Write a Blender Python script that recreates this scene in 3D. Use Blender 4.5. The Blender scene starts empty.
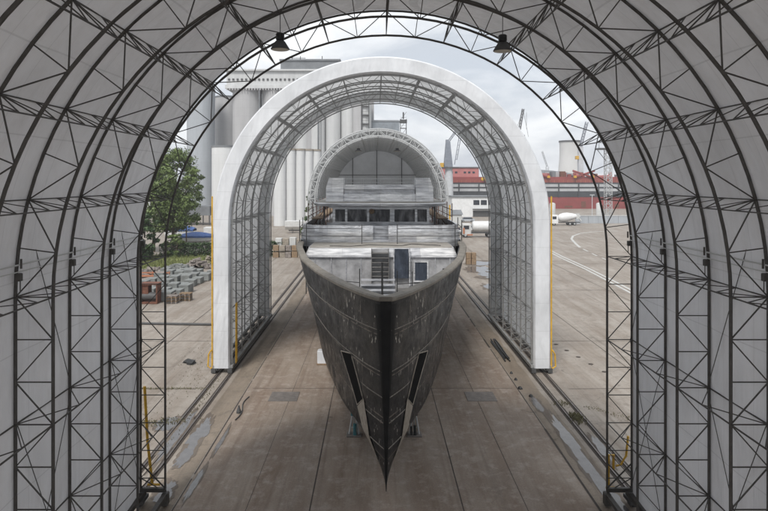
import bpy, math, random
from mathutils import Vector, noise
random.seed(7)
PI = math.pi
S = bpy.context.scene
COL = S.collection
F = 620.0                      # focal length in photo pixels
CX, CZ = -0.43, 13.0           # camera stand point

# ------------------------------------------------------------------ materials
def mat(name, base, rough=.7, metal=0., var=.25, scale=3., bump=.0, bscale=20., dark=None, spec=.5, transl=0., stretch=None):
    m = bpy.data.materials.new(name); m.use_nodes = True
    nt = m.node_tree; N = nt.nodes; L = nt.links
    b = N['Principled BSDF']
    b.inputs['Roughness'].default_value = rough
    b.inputs['Metallic'].default_value = metal
    b.inputs['Specular IOR Level'].default_value = spec
    tc = N.new('ShaderNodeTexCoord')
    vec = tc.outputs['Object']
    if stretch:
        mp = N.new('ShaderNodeMapping'); mp.inputs['Scale'].default_value = stretch
        L.new(vec, mp.inputs['Vector']); vec = mp.outputs['Vector']
    nz = N.new('ShaderNodeTexNoise'); nz.inputs['Scale'].default_value = scale
    nz.inputs['Detail'].default_value = 8; nz.inputs['Roughness'].default_value = .62
    L.new(vec, nz.inputs['Vector'])
    r = N.new('ShaderNodeValToRGB'); r.color_ramp.elements[0].position = .3; r.color_ramp.elements[1].position = .7
    d = dark if dark else tuple(c*(1-var) for c in base)
    l = tuple(min(1, c*(1+var*.6)) for c in base)
    r.color_ramp.elements[0].color = (*d, 1); r.color_ramp.elements[1].color = (*l, 1)
    L.new(nz.outputs['Fac'], r.inputs['Fac']); L.new(r.outputs['Color'], b.inputs['Base Color'])
    if bump:
        n2 = N.new('ShaderNodeTexNoise'); n2.inputs['Scale'].default_value = bscale; n2.inputs['Detail'].default_value = 5
        L.new(vec, n2.inputs['Vector'])
        bp = N.new('ShaderNodeBump'); bp.inputs['Strength'].default_value = bump; bp.inputs['Distance'].default_value = .1
        L.new(n2.outputs['Fac'], bp.inputs['Height']); L.new(bp.outputs['Normal'], b.inputs['Normal'])
    if transl:
        t = N.new('ShaderNodeBsdfTranslucent'); mx = N.new('ShaderNodeMixShader'); mx.inputs[0].default_value = transl
        L.new(r.outputs['Color'], t.inputs['Color'])
        if bump: L.new(bp.outputs['Normal'], t.inputs['Normal'])
        L.new(b.outputs[0], mx.inputs[1]); L.new(t.outputs[0], mx.inputs[2])
        L.new(mx.outputs[0], N['Material Output'].inputs['Surface'])
    return m

class G:      # tiny node helper
    def __init__(s, m): s.nt = m.node_tree; s.N = s.nt.nodes; s.L = s.nt.links
    def n(s, t, **k):
        q = s.N.new(t)
        for a, v in k.items(): setattr(q, a, v)
        return q
    def noise(s, vec, scale, detail=6, rough=.6, dist=0.):
        q = s.n('ShaderNodeTexNoise'); q.inputs['Scale'].default_value = scale; q.inputs['Detail'].default_value = detail
        q.inputs['Roughness'].default_value = rough; q.inputs['Distortion'].default_value = dist
        s.L.new(vec, q.inputs['Vector']); return q.outputs['Fac']
    def ramp(s, fac, a, b, ca=(0,0,0), cb=(1,1,1)):
        q = s.n('ShaderNodeValToRGB'); e = q.color_ramp.elements
        e[0].position = a; e[1].position = b; e[0].color = (*ca, 1); e[1].color = (*cb, 1)
        s.L.new(fac, q.inputs['Fac']); return q.outputs['Color']
    def mix(s, fac, a, b, mode='MIX'):
        q = s.n('ShaderNodeMix', data_type='RGBA', blend_type=mode)
        if isinstance(fac, float): q.inputs[0].default_value = fac
        else: s.L.new(fac, q.inputs[0])
        for i, v in ((6, a), (7, b)):
            if isinstance(v, tuple): q.inputs[i].default_value = (*v, 1)
            else: s.L.new(v, q.inputs[i])
        return q.outputs[2]
    def mapping(s, vec, scale=(1,1,1), rot=(0,0,0), loc=(0,0,0)):
        q = s.n('ShaderNodeMapping'); q.inputs['Scale'].default_value = scale; q.inputs['Rotation'].default_value = rot
        q.inputs['Location'].default_value = loc
        s.L.new(vec, q.inputs['Vector']); return q.outputs['Vector']
    def math(s, op, a, b=0.):
        q = s.n('ShaderNodeMath', operation=op)
        for i, v in ((0, a), (1, b)):
            if isinstance(v, (int, float)): q.inputs[i].default_value = v
            else: s.L.new(v, q.inputs[i])
        return q.outputs[0]

M = {}
M['near_steel'] = mat('near_steel', (.078,.073,.067), .6, .1, .35, 5)  # galvanised steel too, its shade inside the tunnel put into a darker colour
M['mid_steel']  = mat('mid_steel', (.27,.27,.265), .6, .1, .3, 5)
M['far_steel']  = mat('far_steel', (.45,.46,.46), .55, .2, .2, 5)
M['yellow']     = mat('yellow_paint', (.62,.36,.03), .5, 0, .3, 4)
M['black']      = mat('black_paint', (.02,.02,.02), .5, 0, .3, 6)
M['dark_grey']  = mat('dark_grey_paint', (.07,.07,.07), .6, 0, .3, 3)
M['white']      = mat('white_paint', (.72,.73,.73), .5, 0, .12, 1.5)
M['offwhite']   = mat('offwhite_paint', (.55,.56,.55), .6, 0, .15, .5)
M['blue']       = mat('blue_tarpaulin', (.05,.11,.30), .55, 0, .35, 2, .3, 6)
M['glass']      = mat('dark_glass', (.03,.035,.045), .12, 0, .3, 2)
M['rust']       = mat('rusty_steel', (.16,.065,.04), .8, 0, .5, 3, .4, 12)
M['rubber']     = mat('rubber', (.03,.03,.03), .85)
M['timber']     = mat('timber', (.27,.19,.12), .8, 0, .35, 5, .2, 15)
M['block']      = mat('cast_concrete', (.22,.23,.222), .85, 0, .5, .8, .3, 8)
M['rubble']     = mat('rubble', (.25,.22,.20), .9, 0, .6, 2.5, .5, 5)
M['orange']     = mat('orange_paint', (.42,.17,.09), .6)
M['ship_red']   = mat('red_ship_paint', (.25,.05,.045), .6, 0, .25, .2)
M['ship_pink']  = mat('faded_red_paint', (.46,.18,.17), .6, 0, .2, .3)
M['ship_black'] = mat('black_ship_paint', (.045,.05,.055), .6, 0, .3, .2)
M['ship_grey']  = mat('grey_ship_paint', (.42,.43,.44), .6, 0, .2, .3)
M['tower']      = mat('tower_concrete', (.58,.58,.57), .85, 0, .1, .08)
M['crane_grey'] = mat('crane_grey', (.20,.22,.26), .6, 0, .2, 1)
M['crane_pale'] = mat('crane_pale', (.52,.54,.56), .6, 0, .15, 1)
M['roof_grey']  = mat('roof_grey', (.17,.18,.19), .7, 0, .25, .3)
M['clad']       = mat('corrugated_cladding', (.26,.29,.32), .55, .1, .2, .6, .0, 1)
M['foliage']    = mat('foliage', (.125,.175,.05), .6, 0, .55, .9)
M['foliage2']   = mat('dark_foliage', (.05,.09,.03), .6, 0, .5, 1.2)
M['bark']       = mat('bark', (.12,.09,.06), .9, 0, .4, 4, .5, 10)
M['weed'] = mat('weed', (.15,.14,.075), .9, 0, .4, 2)
M['grass']      = mat('grass', (.16,.18,.06), .9, 0, .45, 1.2)
M['wet']        = mat('puddle_water', (.12,.115,.115), .1, 0, .3, 2)
M['line_white'] = mat('road_paint', (.52,.52,.50), .8, 0, .35, 3)
M['rail']       = mat('rail_steel', (.15,.13,.12), .4, .6, .4, 3)
M['groove']     = mat('groove_dirt', (.06,.048,.04), .9, 0, .4, 4)
M['plate']      = mat('cover_plate', (.20,.18,.165), .6, .3, .3, 3, .2, 30)
M['primer']     = mat('bare_plate', (.33,.29,.24), .7, .1, .35, 4, .15, 12)
M['weld']       = mat('weld_seam', (.20,.18,.155), .7, .2, .6, 6, .3, 20)
M['stem']       = mat('stem_black', (.009,.009,.009), .6, 0, .5, 2, .1, 6, spec=.25)
M['rim']        = mat('rim_plate', (.22,.20,.17), .6, .2, .35, 1.5, .15, 10)
M['deck']       = mat('deck_plate', (.17,.165,.16), .7, .2, .35, 1.2, .2, 10)
M['ply']        = mat('dusty_deck', (.34,.32,.29), .8, 0, .25, 1.5, .15, 8)
M['sheeting']   = mat('blue_black_sheeting', (.045,.055,.075), .28, 0, .5, 2, .8, 5, stretch=(1,1,.35))
M['teal']       = mat('teal_paint', (.04,.15,.17), .6)
M['lamp_face']  = mat('lamp_lens', (.55,.50,.40), .4)
M['greyhouse']  = mat('grey_wall', (.42,.42,.43), .35, .2, .4, 1.1, .2, 6)

def aluminium(name, base, rough):
    m = mat(name, base, rough, .3, .35, 1.3, .6, 2.6)
    m.node_tree.nodes['Principled BSDF'].inputs['Coat Weight'].default_value = .5
    g = G(m); b = g.N['Principled BSDF']
    v = g.n('ShaderNodeTexCoord').outputs['Object']
    n1 = g.noise(g.mapping(v, (.35,.35,3.0)), 2.0, 8)
    col = g.ramp(n1, .36, .64, tuple(c*.56 for c in base), tuple(min(1,c*1.2) for c in base))  # pale and grey mottling paints shiny reflecting patches into the base colour
    br = g.n('ShaderNodeTexBrick'); g.L.new(g.mapping(v, (1,1,1), (PI/2,0,0)), br.inputs['Vector'])
    br.inputs['Scale'].default_value = 1; br.inputs['Brick Width'].default_value = 2.9; br.inputs['Row Height'].default_value = 1.7
    br.inputs['Mortar Size'].default_value = .012; br.inputs['Color1'].default_value = (1,1,1,1); br.inputs['Color2'].default_value = (.74,.75,.78,1)
    br.inputs['Mortar'].default_value = (.65,.65,.66,1)
    g.L.new(g.mix(1.0, col, br.outputs['Color'], 'MULTIPLY'), b.inputs['Base Color'])
    return m
M['alu'] = aluminium('raw_aluminium', (.88,.89,.91), .25)
M['alu_dull'] = aluminium('dull_aluminium', (.66,.67,.69), .35)

def fabric(name, base, transl, wr=.35, stain=(.74,.73,.71)):
    m = bpy.data.materials.new(name); m.use_nodes = True
    g = G(m); b = g.N['Principled BSDF']; b.inputs['Roughness'].default_value = .65
    b.inputs['Specular IOR Level'].default_value = .25
    v = g.n('ShaderNodeTexCoord').outputs['Object']
    big = g.noise(v, .35, 4)
    col = g.ramp(big, .3, .7, tuple(c*.86 for c in base), tuple(min(1,c*1.05) for c in base))
    st = g.noise(g.mapping(v, (.9,.9,.12)), 2.2, 8, .7)          # runs of dirt down the cloth
    col = g.mix(1., col, g.ramp(st, .28, .6, stain, (1,1,1)), 'MULTIPLY')
    sep = g.n('ShaderNodeSeparateXYZ'); g.L.new(v, sep.inputs[0])
    zz = g.math('FRACT', g.math('DIVIDE', g.math('ADD', sep.outputs['Z'], .9), 1.87))
    ln = g.math('LESS_THAN', zz, .018)
    col = g.mix(g.math('MULTIPLY', ln, .35), col, tuple(c*.55 for c in base))
    yy = g.math('FRACT', g.math('DIVIDE', g.math('ADD', sep.outputs['Y'], .4), 1.435))
    l2 = g.math('LESS_THAN', yy, .016)
    col = g.mix(g.math('MULTIPLY', l2, .28), col, tuple(c*.5 for c in base))
    g.L.new(col, b.inputs['Base Color'])
    w1 = g.noise(g.mapping(v, (.8,.8,.22), (.35,.2,0)), 1.3, 3, .45, .3)
    w2 = g.noise(g.mapping(v, (1,1,.35), (-.7,.5,0)), 3, 2, .4, .2)
    h = g.math('ADD', w1, g.math('MULTIPLY', w2, .22))
    bp = g.n('ShaderNodeBump'); bp.inputs['Strength'].default_value = wr; bp.inputs['Distance'].default_value = .25
    g.L.new(h, bp.inputs['Height']); g.L.new(bp.outputs['Normal'], b.inputs['Normal'])
    t = g.n('ShaderNodeBsdfTranslucent'); g.L.new(col, t.inputs['Color']); g.L.new(bp.outputs['Normal'], t.inputs['Normal'])
    mx = g.n('ShaderNodeMixShader'); mx.inputs[0].default_value = transl
    g.L.new(b.outputs[0], mx.inputs[1]); g.L.new(t.outputs[0], mx.inputs[2])
    g.L.new(mx.outputs[0], g.N['Material Output'].inputs['Surface'])
    return m
M['fab_near'] = fabric('near_fabric', (.84,.85,.875), .075, wr=.9, stain=(.93,.92,.91))
M['fab_mid']  = fabric('mid_fabric', (.80,.81,.82), .36)
M['fab_far']  = fabric('far_fabric', (.72,.73,.74), .34)
M['fab_wrap'] = fabric('white_wrap', (.70,.715,.735), .05, wr=.75, stain=(.93,.935,.94))

def ground_mat(name, c1, c2, c3, stain, crack):
    m = bpy.data.materials.new(name); m.use_nodes = True
    g = G(m); b = g.N['Principled BSDF']; b.inputs['Specular IOR Level'].default_value = .35
    v = g.n('ShaderNodeTexCoord').outputs['Object']
    a = g.noise(v, .12, 6, .65, .6)
    col = g.mix(g.ramp(a, .35, .68), c1, c2)
    col = g.mix(g.ramp(g.noise(g.mapping(v, (1.6,.22,1)), .55, 9, .7, .5), .42, .72), col, c3)
    col = g.mix(g.ramp(g.noise(v, 1.4, 10, .75), .50, .80), col, stain)
    fine = g.ramp(g.noise(v, 14, 8, .8), .25, .75, (.72,.72,.72), (1.18,1.18,1.18))
    col = g.mix(1., col, fine, 'MULTIPLY')
    tr = g.noise(g.mapping(v, (2.2,.05,1), (0,0,.5)), .8, 5, .6, .2)
    col = g.mix(g.math('MULTIPLY', g.ramp(tr, .56, .70), .45), col, tuple(c*.72 for c in c3))
    tr2 = g.noise(g.mapping(v, (1.6,.035,1), (0,0,-.08)), 1.1, 5, .6, .2)
    col = g.mix(g.math('MULTIPLY', g.ramp(tr2, .56, .72), .5), col, tuple(c*.62 for c in c3))
    spots = g.ramp(g.noise(v, .9, 3, .5, 1.), .70, .76)
    col = g.mix(g.math('MULTIPLY', spots, .6), col, tuple(c*.35 for c in c1))
    vo = g.n('ShaderNodeTexVoronoi', feature='DISTANCE_TO_EDGE'); vo.inputs['Scale'].default_value = .13
    wv = g.n('ShaderNodeVectorMath', operation='ADD'); nn = g.n('ShaderNodeTexNoise'); nn.inputs['Scale'].default_value = .5; nn.inputs['Detail'].default_value = 6
    g.L.new(v, nn.inputs['Vector']); g.L.new(v, wv.inputs[0])
    sc = g.n('ShaderNodeVectorMath', operation='SCALE'); sc.inputs['Scale'].default_value = 3.; g.L.new(nn.outputs['Color'], sc.inputs[0])
    g.L.new(sc.outputs[0], wv.inputs[1]); g.L.new(wv.outputs[0], vo.inputs['Vector'])
    ck = g.math('LESS_THAN', vo.outputs['Distance'], .0035)
    col = g.mix(g.math('MULTIPLY', ck, crack), col, tuple(c*.3 for c in c1))
    g.L.new(col, b.inputs['Base Color'])
    g.L.new(g.math('ADD', .55, g.math('MULTIPLY', g.noise(v, .6, 6), .5)), b.inputs['Roughness'])
    bp = g.n('ShaderNodeBump'); bp.inputs['Strength'].default_value = .3; bp.inputs['Distance'].default_value = .03
    g.L.new(g.noise(v, 9, 8, .75), bp.inputs['Height']); g.L.new(bp.outputs['Normal'], b.inputs['Normal'])
    return m
M['ground'] = ground_mat('yard_concrete', (.27,.238,.205), (.38,.345,.305), (.22,.18,.145), (.17,.142,.118), .35)
M['lane']   = ground_mat('lane_concrete', (.235,.192,.158), (.34,.282,.23), (.19,.135,.098), (.44,.39,.345), .12)
M['verge']  = ground_mat('verge_dirt', (.22,.18,.14), (.30,.25,.20), (.16,.13,.10), (.13,.11,.09), .3)

def hull_mat():
    m = bpy.data.materials.new('hull_steel'); m.use_nodes = True
    g = G(m); b = g.N['Principled BSDF']; b.inputs['Metallic'].default_value = .1; b.inputs['Specular IOR Level'].default_value = .3
    v = g.n('ShaderNodeTexCoord').outputs['Object']
    sep = g.n('ShaderNodeSeparateXYZ'); g.L.new(v, sep.inputs[0])
    cmb = g.n('ShaderNodeCombineXYZ'); g.L.new(sep.outputs['Y'], cmb.inputs[0]); g.L.new(sep.outputs['Z'], cmb.inputs[1])
    a = g.noise(cmb.outputs[0], .5, 8, .7, .5)
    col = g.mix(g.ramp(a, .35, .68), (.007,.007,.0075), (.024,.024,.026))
    st = g.noise(g.mapping(cmb.outputs[0], (5.,.8,1)), 1.2, 8, .75)
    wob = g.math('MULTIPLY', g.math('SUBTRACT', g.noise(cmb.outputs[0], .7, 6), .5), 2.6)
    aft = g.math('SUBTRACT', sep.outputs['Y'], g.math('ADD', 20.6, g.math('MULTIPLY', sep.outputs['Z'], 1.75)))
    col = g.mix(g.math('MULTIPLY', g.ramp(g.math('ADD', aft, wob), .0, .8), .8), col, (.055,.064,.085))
    col = g.mix(g.math('MULTIPLY', g.ramp(st, .64, .74), .5), col, (.16,.15,.14))
    pt = g.noise(cmb.outputs[0], .35, 5, .6, 1.5)
    col = g.mix(g.math('MULTIPLY', g.ramp(pt, .62, .68), .3), col, (.07,.068,.068))
    sp = g.math('ADD', g.math('MULTIPLY', g.noise(g.mapping(cmb.outputs[0], (2.2,.75,1)), 2.6, 4, .6), .75), g.math('MULTIPLY', g.noise(cmb.outputs[0], .45, 3), .25))
    col = g.mix(g.math('MULTIPLY', g.ramp(sp, .605, .622), .9), col, (.42,.40,.36))
    ru = g.noise(cmb.outputs[0], .8, 6, .7, 1.)
    col = g.mix(g.math('MULTIPLY', g.ramp(ru, .62, .78), .25), col, (.085,.06,.045))
    br = g.n('ShaderNodeTexBrick'); br.inputs['Scale'].default_value = 1
    br.inputs['Brick Width'].default_value = 4.2; br.inputs['Row Height'].default_value = 1.62; br.inputs['Mortar Size'].default_value = .028
    br.inputs['Color1'].default_value = (0,0,0,1); br.inputs['Color2'].default_value = (0,0,0,1); br.inputs['Mortar'].default_value = (1,1,1,1)
    g.L.new(g.mapping(cmb.outputs[0], (1,1,1), (0,0,0), (0,-.18,0)), br.inputs['Vector'])
    brk = g.ramp(g.noise(cmb.outputs[0], 2.5, 4), .38, .6)
    col = g.mix(g.math('MULTIPLY', g.math('MULTIPLY', br.outputs['Color'], brk), .8), col, (.22,.19,.16))
    g.L.new(col, b.inputs['Base Color'])
    g.L.new(g.math('ADD', .18, g.math('MULTIPLY', g.ramp(g.noise(cmb.outputs[0], 1.1, 8, .7), .3, .7), .5)), b.inputs['Roughness'])
    bp = g.n('ShaderNodeBump'); bp.inputs['Strength'].default_value = .35; bp.inputs['Distance'].default_value = .09
    g.L.new(g.noise(cmb.outputs[0], 1.3, 4, .6), bp.inputs['Height']); g.L.new(bp.outputs['Normal'], b.inputs['Normal'])
    return m
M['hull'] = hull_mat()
M['pocket'] = mat('pocket_dark', (.006,.006,.006), .9, spec=.1)
M['film'] = mat('window_film', (.05,.05,.055), .25)
g = G(M['film']); v = g.n('ShaderNodeTexCoord').outputs['Object']
g.L.new(g.ramp(g.noise(g.mapping(v, (1.6,1,.5), (0,.8,0)), 1.3, 3, .5, .3), .45, .72, (.025,.025,.03), (.26,.26,.27)), g.N['Principled BSDF'].inputs['Base Color'])  # slanting pale streaks are highlights on the film, painted into its colour

def silo_mat(name, base, rib):
    m = mat(name, base, .8, 0, .10, .12)
    g = G(m); b = g.N['Principled BSDF']
    v = g.n('ShaderNodeTexCoord').outputs['Object']
    col = g.ramp(g.noise(v, .08, 4), .3, .7, tuple(c*.88 for c in base), base)
    st = g.ramp(g.noise(g.mapping(v, (1,1,.05)), .5, 8, .7), .3, .75, (.80,.80,.80), (1.05,1.05,1.05))
    col = g.mix(1., col, st, 'MULTIPLY')
    sep = g.n('ShaderNodeSeparateXYZ'); g.L.new(v, sep.inputs[0])
    ln = g.math('LESS_THAN', g.math('FRACT', g.math('DIVIDE', sep.outputs['Z'], rib)), .05)
    col = g.mix(g.math('MULTIPLY', ln, .3), col, tuple(c*.7 for c in base))
    g.L.new(col, b.inputs['Base Color'])
    return m
M['silo'] = silo_mat('silo_concrete', (.46,.46,.465), 3.)
M['silo_pale'] = silo_mat('pale_silo', (.60,.61,.61), 2.)
M['silo_blue'] = silo_mat('bluish_silo', (.42,.45,.48), 1.5)
M['silo_white'] = silo_mat('white_silo', (.74,.75,.75), 2.5)

# ------------------------------------------------------------------ mesh builder
ORG = {}
class MB:
    def __init__(s): s.v = []; s.f = []
    def tube(s, a, b, r, n=5, r2=None):
        a = Vector(a); b = Vector(b); d = b-a
        if d.length < 1e-6: return
        d.normalize()
        u = d.cross(Vector((0,0,1)))
        if u.length < .05: u = d.cross(Vector((0,1,0)))
        u.normalize(); w = d.cross(u); r2 = r if r2 is None else r2
        k = len(s.v)
        for p, rr in ((a, r), (b, r2)):
            for i in range(n):
                t = 2*PI*(i+.5)/n; s.v.append(p + (u*math.cos(t)+w*math.sin(t))*rr)
        for i in range(n):
            j = (i+1) % n; s.f.append((k+i, k+j, k+n+j, k+n+i))
        s.f.append(tuple(range(k+n-1, k-1, -1))); s.f.append(tuple(range(k+n, k+2*n)))
    def path(s, pts, r, n=6):
        k0 = len(s.v); P = [Vector(p) for p in pts]
        for q, p in enumerate(P):
            d = (P[min(q+1, len(P)-1)]-P[max(q-1, 0)]).normalized()
            u = d.cross(Vector((0,0,1)))
            if abs(d.z) > .7 or u.length < .2: u = d.cross(Vector((0,1,0)))
            u.normalize(); w = d.cross(u)
            if w.y < 0 and abs(d.y) < .5: u, w = -u, -w
            for i in range(n):
                t = 2*PI*(i+.5)/n; s.v.append(p + (u*math.cos(t)+w*math.sin(t))*r)
        for q in range(len(P)-1):
            a = k0+q*n
            for i in range(n):
                j = (i+1) % n; s.f.append((a+i, a+j, a+n+j, a+n+i))
        s.f.append(tuple(range(k0+n-1, k0-1, -1))); a = k0+(len(P)-1)*n; s.f.append(tuple(range(a, a+n)))
    def box(s, x0, x1, y0, y1, z0, z1, bev=0):
        if bev:
            s.prism([(x0+bev,y0),(x1-bev,y0),(x1,y0+bev),(x1,y1-bev),(x1-bev,y1),(x0+bev,y1),(x0,y1-bev),(x0,y0+bev)], z0, z1-bev, z1, bev); return
        k = len(s.v)
        s.v += [Vector(p) for p in ((x0,y0,z0),(x1,y0,z0),(x1,y1,z0),(x0,y1,z0),(x0,y0,z1),(x1,y0,z1),(x1,y1,z1),(x0,y1,z1))]
        s.f += [tuple(k+i for i in q) for q in ((3,2,1,0),(4,5,6,7),(0,1,5,4),(1,2,6,5),(2,3,7,6),(3,0,4,7))]
    def prism(s, poly, z0, zm, z1, inset):
        cx = sum(p[0] for p in poly)/len(poly); cy = sum(p[1] for p in poly)/len(poly)
        n = len(poly); k = len(s.v)
        for z in (z0, zm): s.v += [Vector((p[0], p[1], z)) for p in poly]
        def ins(a, c): return a + (inset if a < c else -inset)
        s.v += [Vector((ins(p[0], cx), ins(p[1], cy), z1)) for p in poly]
        for q in range(2):
            for i in range(n):
                j = (i+1) % n; a = k+q*n; s.f.append((a+i, a+j, a+n+j, a+n+i))
        s.f.append(tuple(range(k+n-1, k-1, -1))); s.f.append(tuple(range(k+2*n, k+3*n)))
    def extr(s, poly, z0, z1):           # plan polygon (counter-clockwise) extruded up
        n = len(poly); k = len(s.v)
        s.v += [Vector((p[0], p[1], z0)) for p in poly] + [Vector((p[0], p[1], z1)) for p in poly]
        for i in range(n):
            j = (i+1) % n; s.f.append((k+i, k+j, k+n+j, k+n+i))
        s.f.append(tuple(range(k+n-1, k-1, -1))); s.f.append(tuple(range(k+n, k+2*n)))
    def lathe(s, c, prof, n=24):         # prof: (radius, z)
        k = len(s.v); c = Vector(c)
        for r, z in prof:
            for i in range(n):
                t = 2*PI*i/n; s.v.append(c+Vector((r*math.cos(t), r*math.sin(t), z)))
        for q in range(len(prof)-1):
            for i in range(n):
                j = (i+1) % n; a = k+q*n; s.f.append((a+i, a+j, a+n+j, a+n+i))
        s.f.append(tuple(range(k+n-1, k-1, -1))); a = k+(len(prof)-1)*n; s.f.append(tuple(range(a, a+n)))
    def quad(s, *p):
        k = len(s.v); s.v += [Vector(q) for q in p]; s.f.append(tuple(range(k, k+len(p))))
    def grid(s, rows):
        k = len(s.v); n = len(rows[0])
        for r in rows: s.v += [Vector(p) for p in r]
        for i in range(len(rows)-1):
            for j in range(n-1):
                a = k+i*n+j; s.f.append((a, a+1, a+n+1, a+n))
    def loft(s, secs):                   # closed sections
        k = len(s.v); n = len(secs[0])
        for r in secs: s.v += [Vector(p) for p in r]
        for q in range(len(secs)-1):
            for i in range(n):
                j = (i+1) % n; a = k+q*n; s.f.append((a+i, a+j, a+n+j, a+n+i))
        s.f.append(tuple(range(k+n-1, k-1, -1))); a = k+(len(secs)-1)*n; s.f.append(tuple(range(a, a+n)))
    def build(s, name, m, parent=None, loc=None, smooth=False):
        org = ORG[parent.name] if parent else Vector(loc if loc else (0,0,0))
        me = bpy.data.meshes.new(name)
        me.from_pydata([p-org for p in s.v], [], s.f); me.materials.append(M[m] if isinstance(m, str) else m)
        me.validate(); me.update()
        if smooth:
            me.polygons.foreach_set('use_smooth', [True]*len(me.polygons))
            try: me.set_sharp_from_angle(angle=math.radians(40))
            except Exception: pass
        o = bpy.data.objects.new(name, me); COL.objects.link(o)
        if parent: o.parent = parent
        else: o.location = org
        ORG[o.name] = org
        return o
def tag(o, label=None, cat=None, group=None, kind=None):
    if label: o['label'] = label
    if cat: o['category'] = cat
    if group: o['group'] = group
    if kind: o['kind'] = kind
    return o
def thing(name, label, cat, loc, group=None):
    o = bpy.data.objects.new(name, None); COL.objects.link(o); o.location = loc; o.empty_display_size = .5
    ORG[o.name] = Vector(loc); return tag(o, label, cat, group)
def copy_tree(o, loc=None, parent=None, label=None, rz=None):
    c = o.copy(); COL.objects.link(c)
    if parent: c.parent = parent
    if loc is not None: c.location = loc
    if rz is not None: c.rotation_euler.z = rz
    if label: c['label'] = label
    for ch in [q for q in bpy.data.objects if q.parent == o]: copy_tree(ch, None, c)
    return c
def tube_obj(name, m, parent, segs, r, n=5):
    b = MB()
    for a, c in segs: b.tube(a, c, r, n)
    return b.build(name, m, parent)
def at(px, py, D):   # photo pixel at a known distance -> place in the yard
    return ((px-375.4)*D/F+CX, D, CZ-(py-180)*D/F)

# ------------------------------------------------------------------ ground
b = MB(); b.quad((-900,-60,0),(900,-60,0),(900,1400,0),(-900,1400,0))
tag(b.build('ground', 'ground'), kind='structure')
b = MB()
b.grid([[(-8.4,-40+y*10,.004),(8.4,-40+y*10,.004)] for y in range(21)])
tag(b.build('slipway_lane', 'lane'), kind='structure')
b = MB(); b.quad((-8.4,160,.004),(8.4,160,.004),(8.4,215,.004),(-8.4,215,.004))
tag(b.build('path', 'verge'), kind='structure')
b = MB()
def strip(x0, y0, x1, y1, w, z):
    d = Vector((x1-x0, y1-y0, 0)); p = Vector((-d.y, d.x, 0)).normalized()*w/2
    a = Vector((x0,y0,z)); c = Vector((x1,y1,z)); n = max(1, int(d.length/2))
    for i in range(n):
        s = a.lerp(c, i/n); t = a.lerp(c, (i+1)/n); j = 1+.5*(noise.noise(s*1.3))
        b.quad(s-p*j, t-p*j, t+p*j, s+p*j)
for x in (-3.02, 3.05): strip(x, -30, x, 160, .05, .008)
strip(5.55, -30, 5.6, 60, .03, .008); strip(-5.6, -30, -5.5, 60, .02, .008)
for y in (-8, 15, 38.7, 62, 85, 108, 131): strip(-8.1, y, 8.1, y, .05, .009)
for s in (-1, 1):
    y = -30
    while y < 160:
        l = random.uniform(1.5, 6); strip(s*8.42, y, s*8.42, y+l, random.choice((.05,.07,.12)), .012); y += l+random.choice((0,0,.4))
for s in (-1, 1):
    for y in (16, 38.6, 50, 73, 96, 120): strip(s*11.6, y, s*60, y+(.8 if s > 0 else 0), .06, .010)
    for x in (17., 27., 38., 50.): strip(s*x, 10, s*x, 160, .06, .011)
tag(b.build('pavement_joint', 'groove'), kind='structure')
# crane rails let into the concrete
for s in (-1, 1):
    for x in (10.15, 10.95):
        b = MB(); b.box(s*x-.16, s*x+.16, -30, 152, .005, .014); b.build
        tag(b.build('rail_groove', 'groove'), kind='structure')
        b = MB(); b.box(s*x-.035, s*x+.035, -30, 152, .0, .06)
        tag(b.build('crane_rail', 'rail'), '%s steel rail sunk in the concrete on the %s side of the slipway' % ('inner' if x < 10.5 else 'outer', 'left' if s < 0 else 'right'), 'rail', 'rails the shelters roll on')
# worn verge between lane and rails
b = MB()
for s in (-1, 1):
    rows = []
    for i in range(120):
        y = -25+i*1.5; o1 = 9.7+.25*noise.noise(Vector((y*.4, s, 0))); rows.append([(s*8.49, y, .0045), (s*o1, y, .0045)] if s > 0 else [(s*o1, y, .0045), (s*8.49, y, .0045)])
    b.grid(rows)
tag(b.build('kerb_strip', 'verge'), kind='structure')
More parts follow.
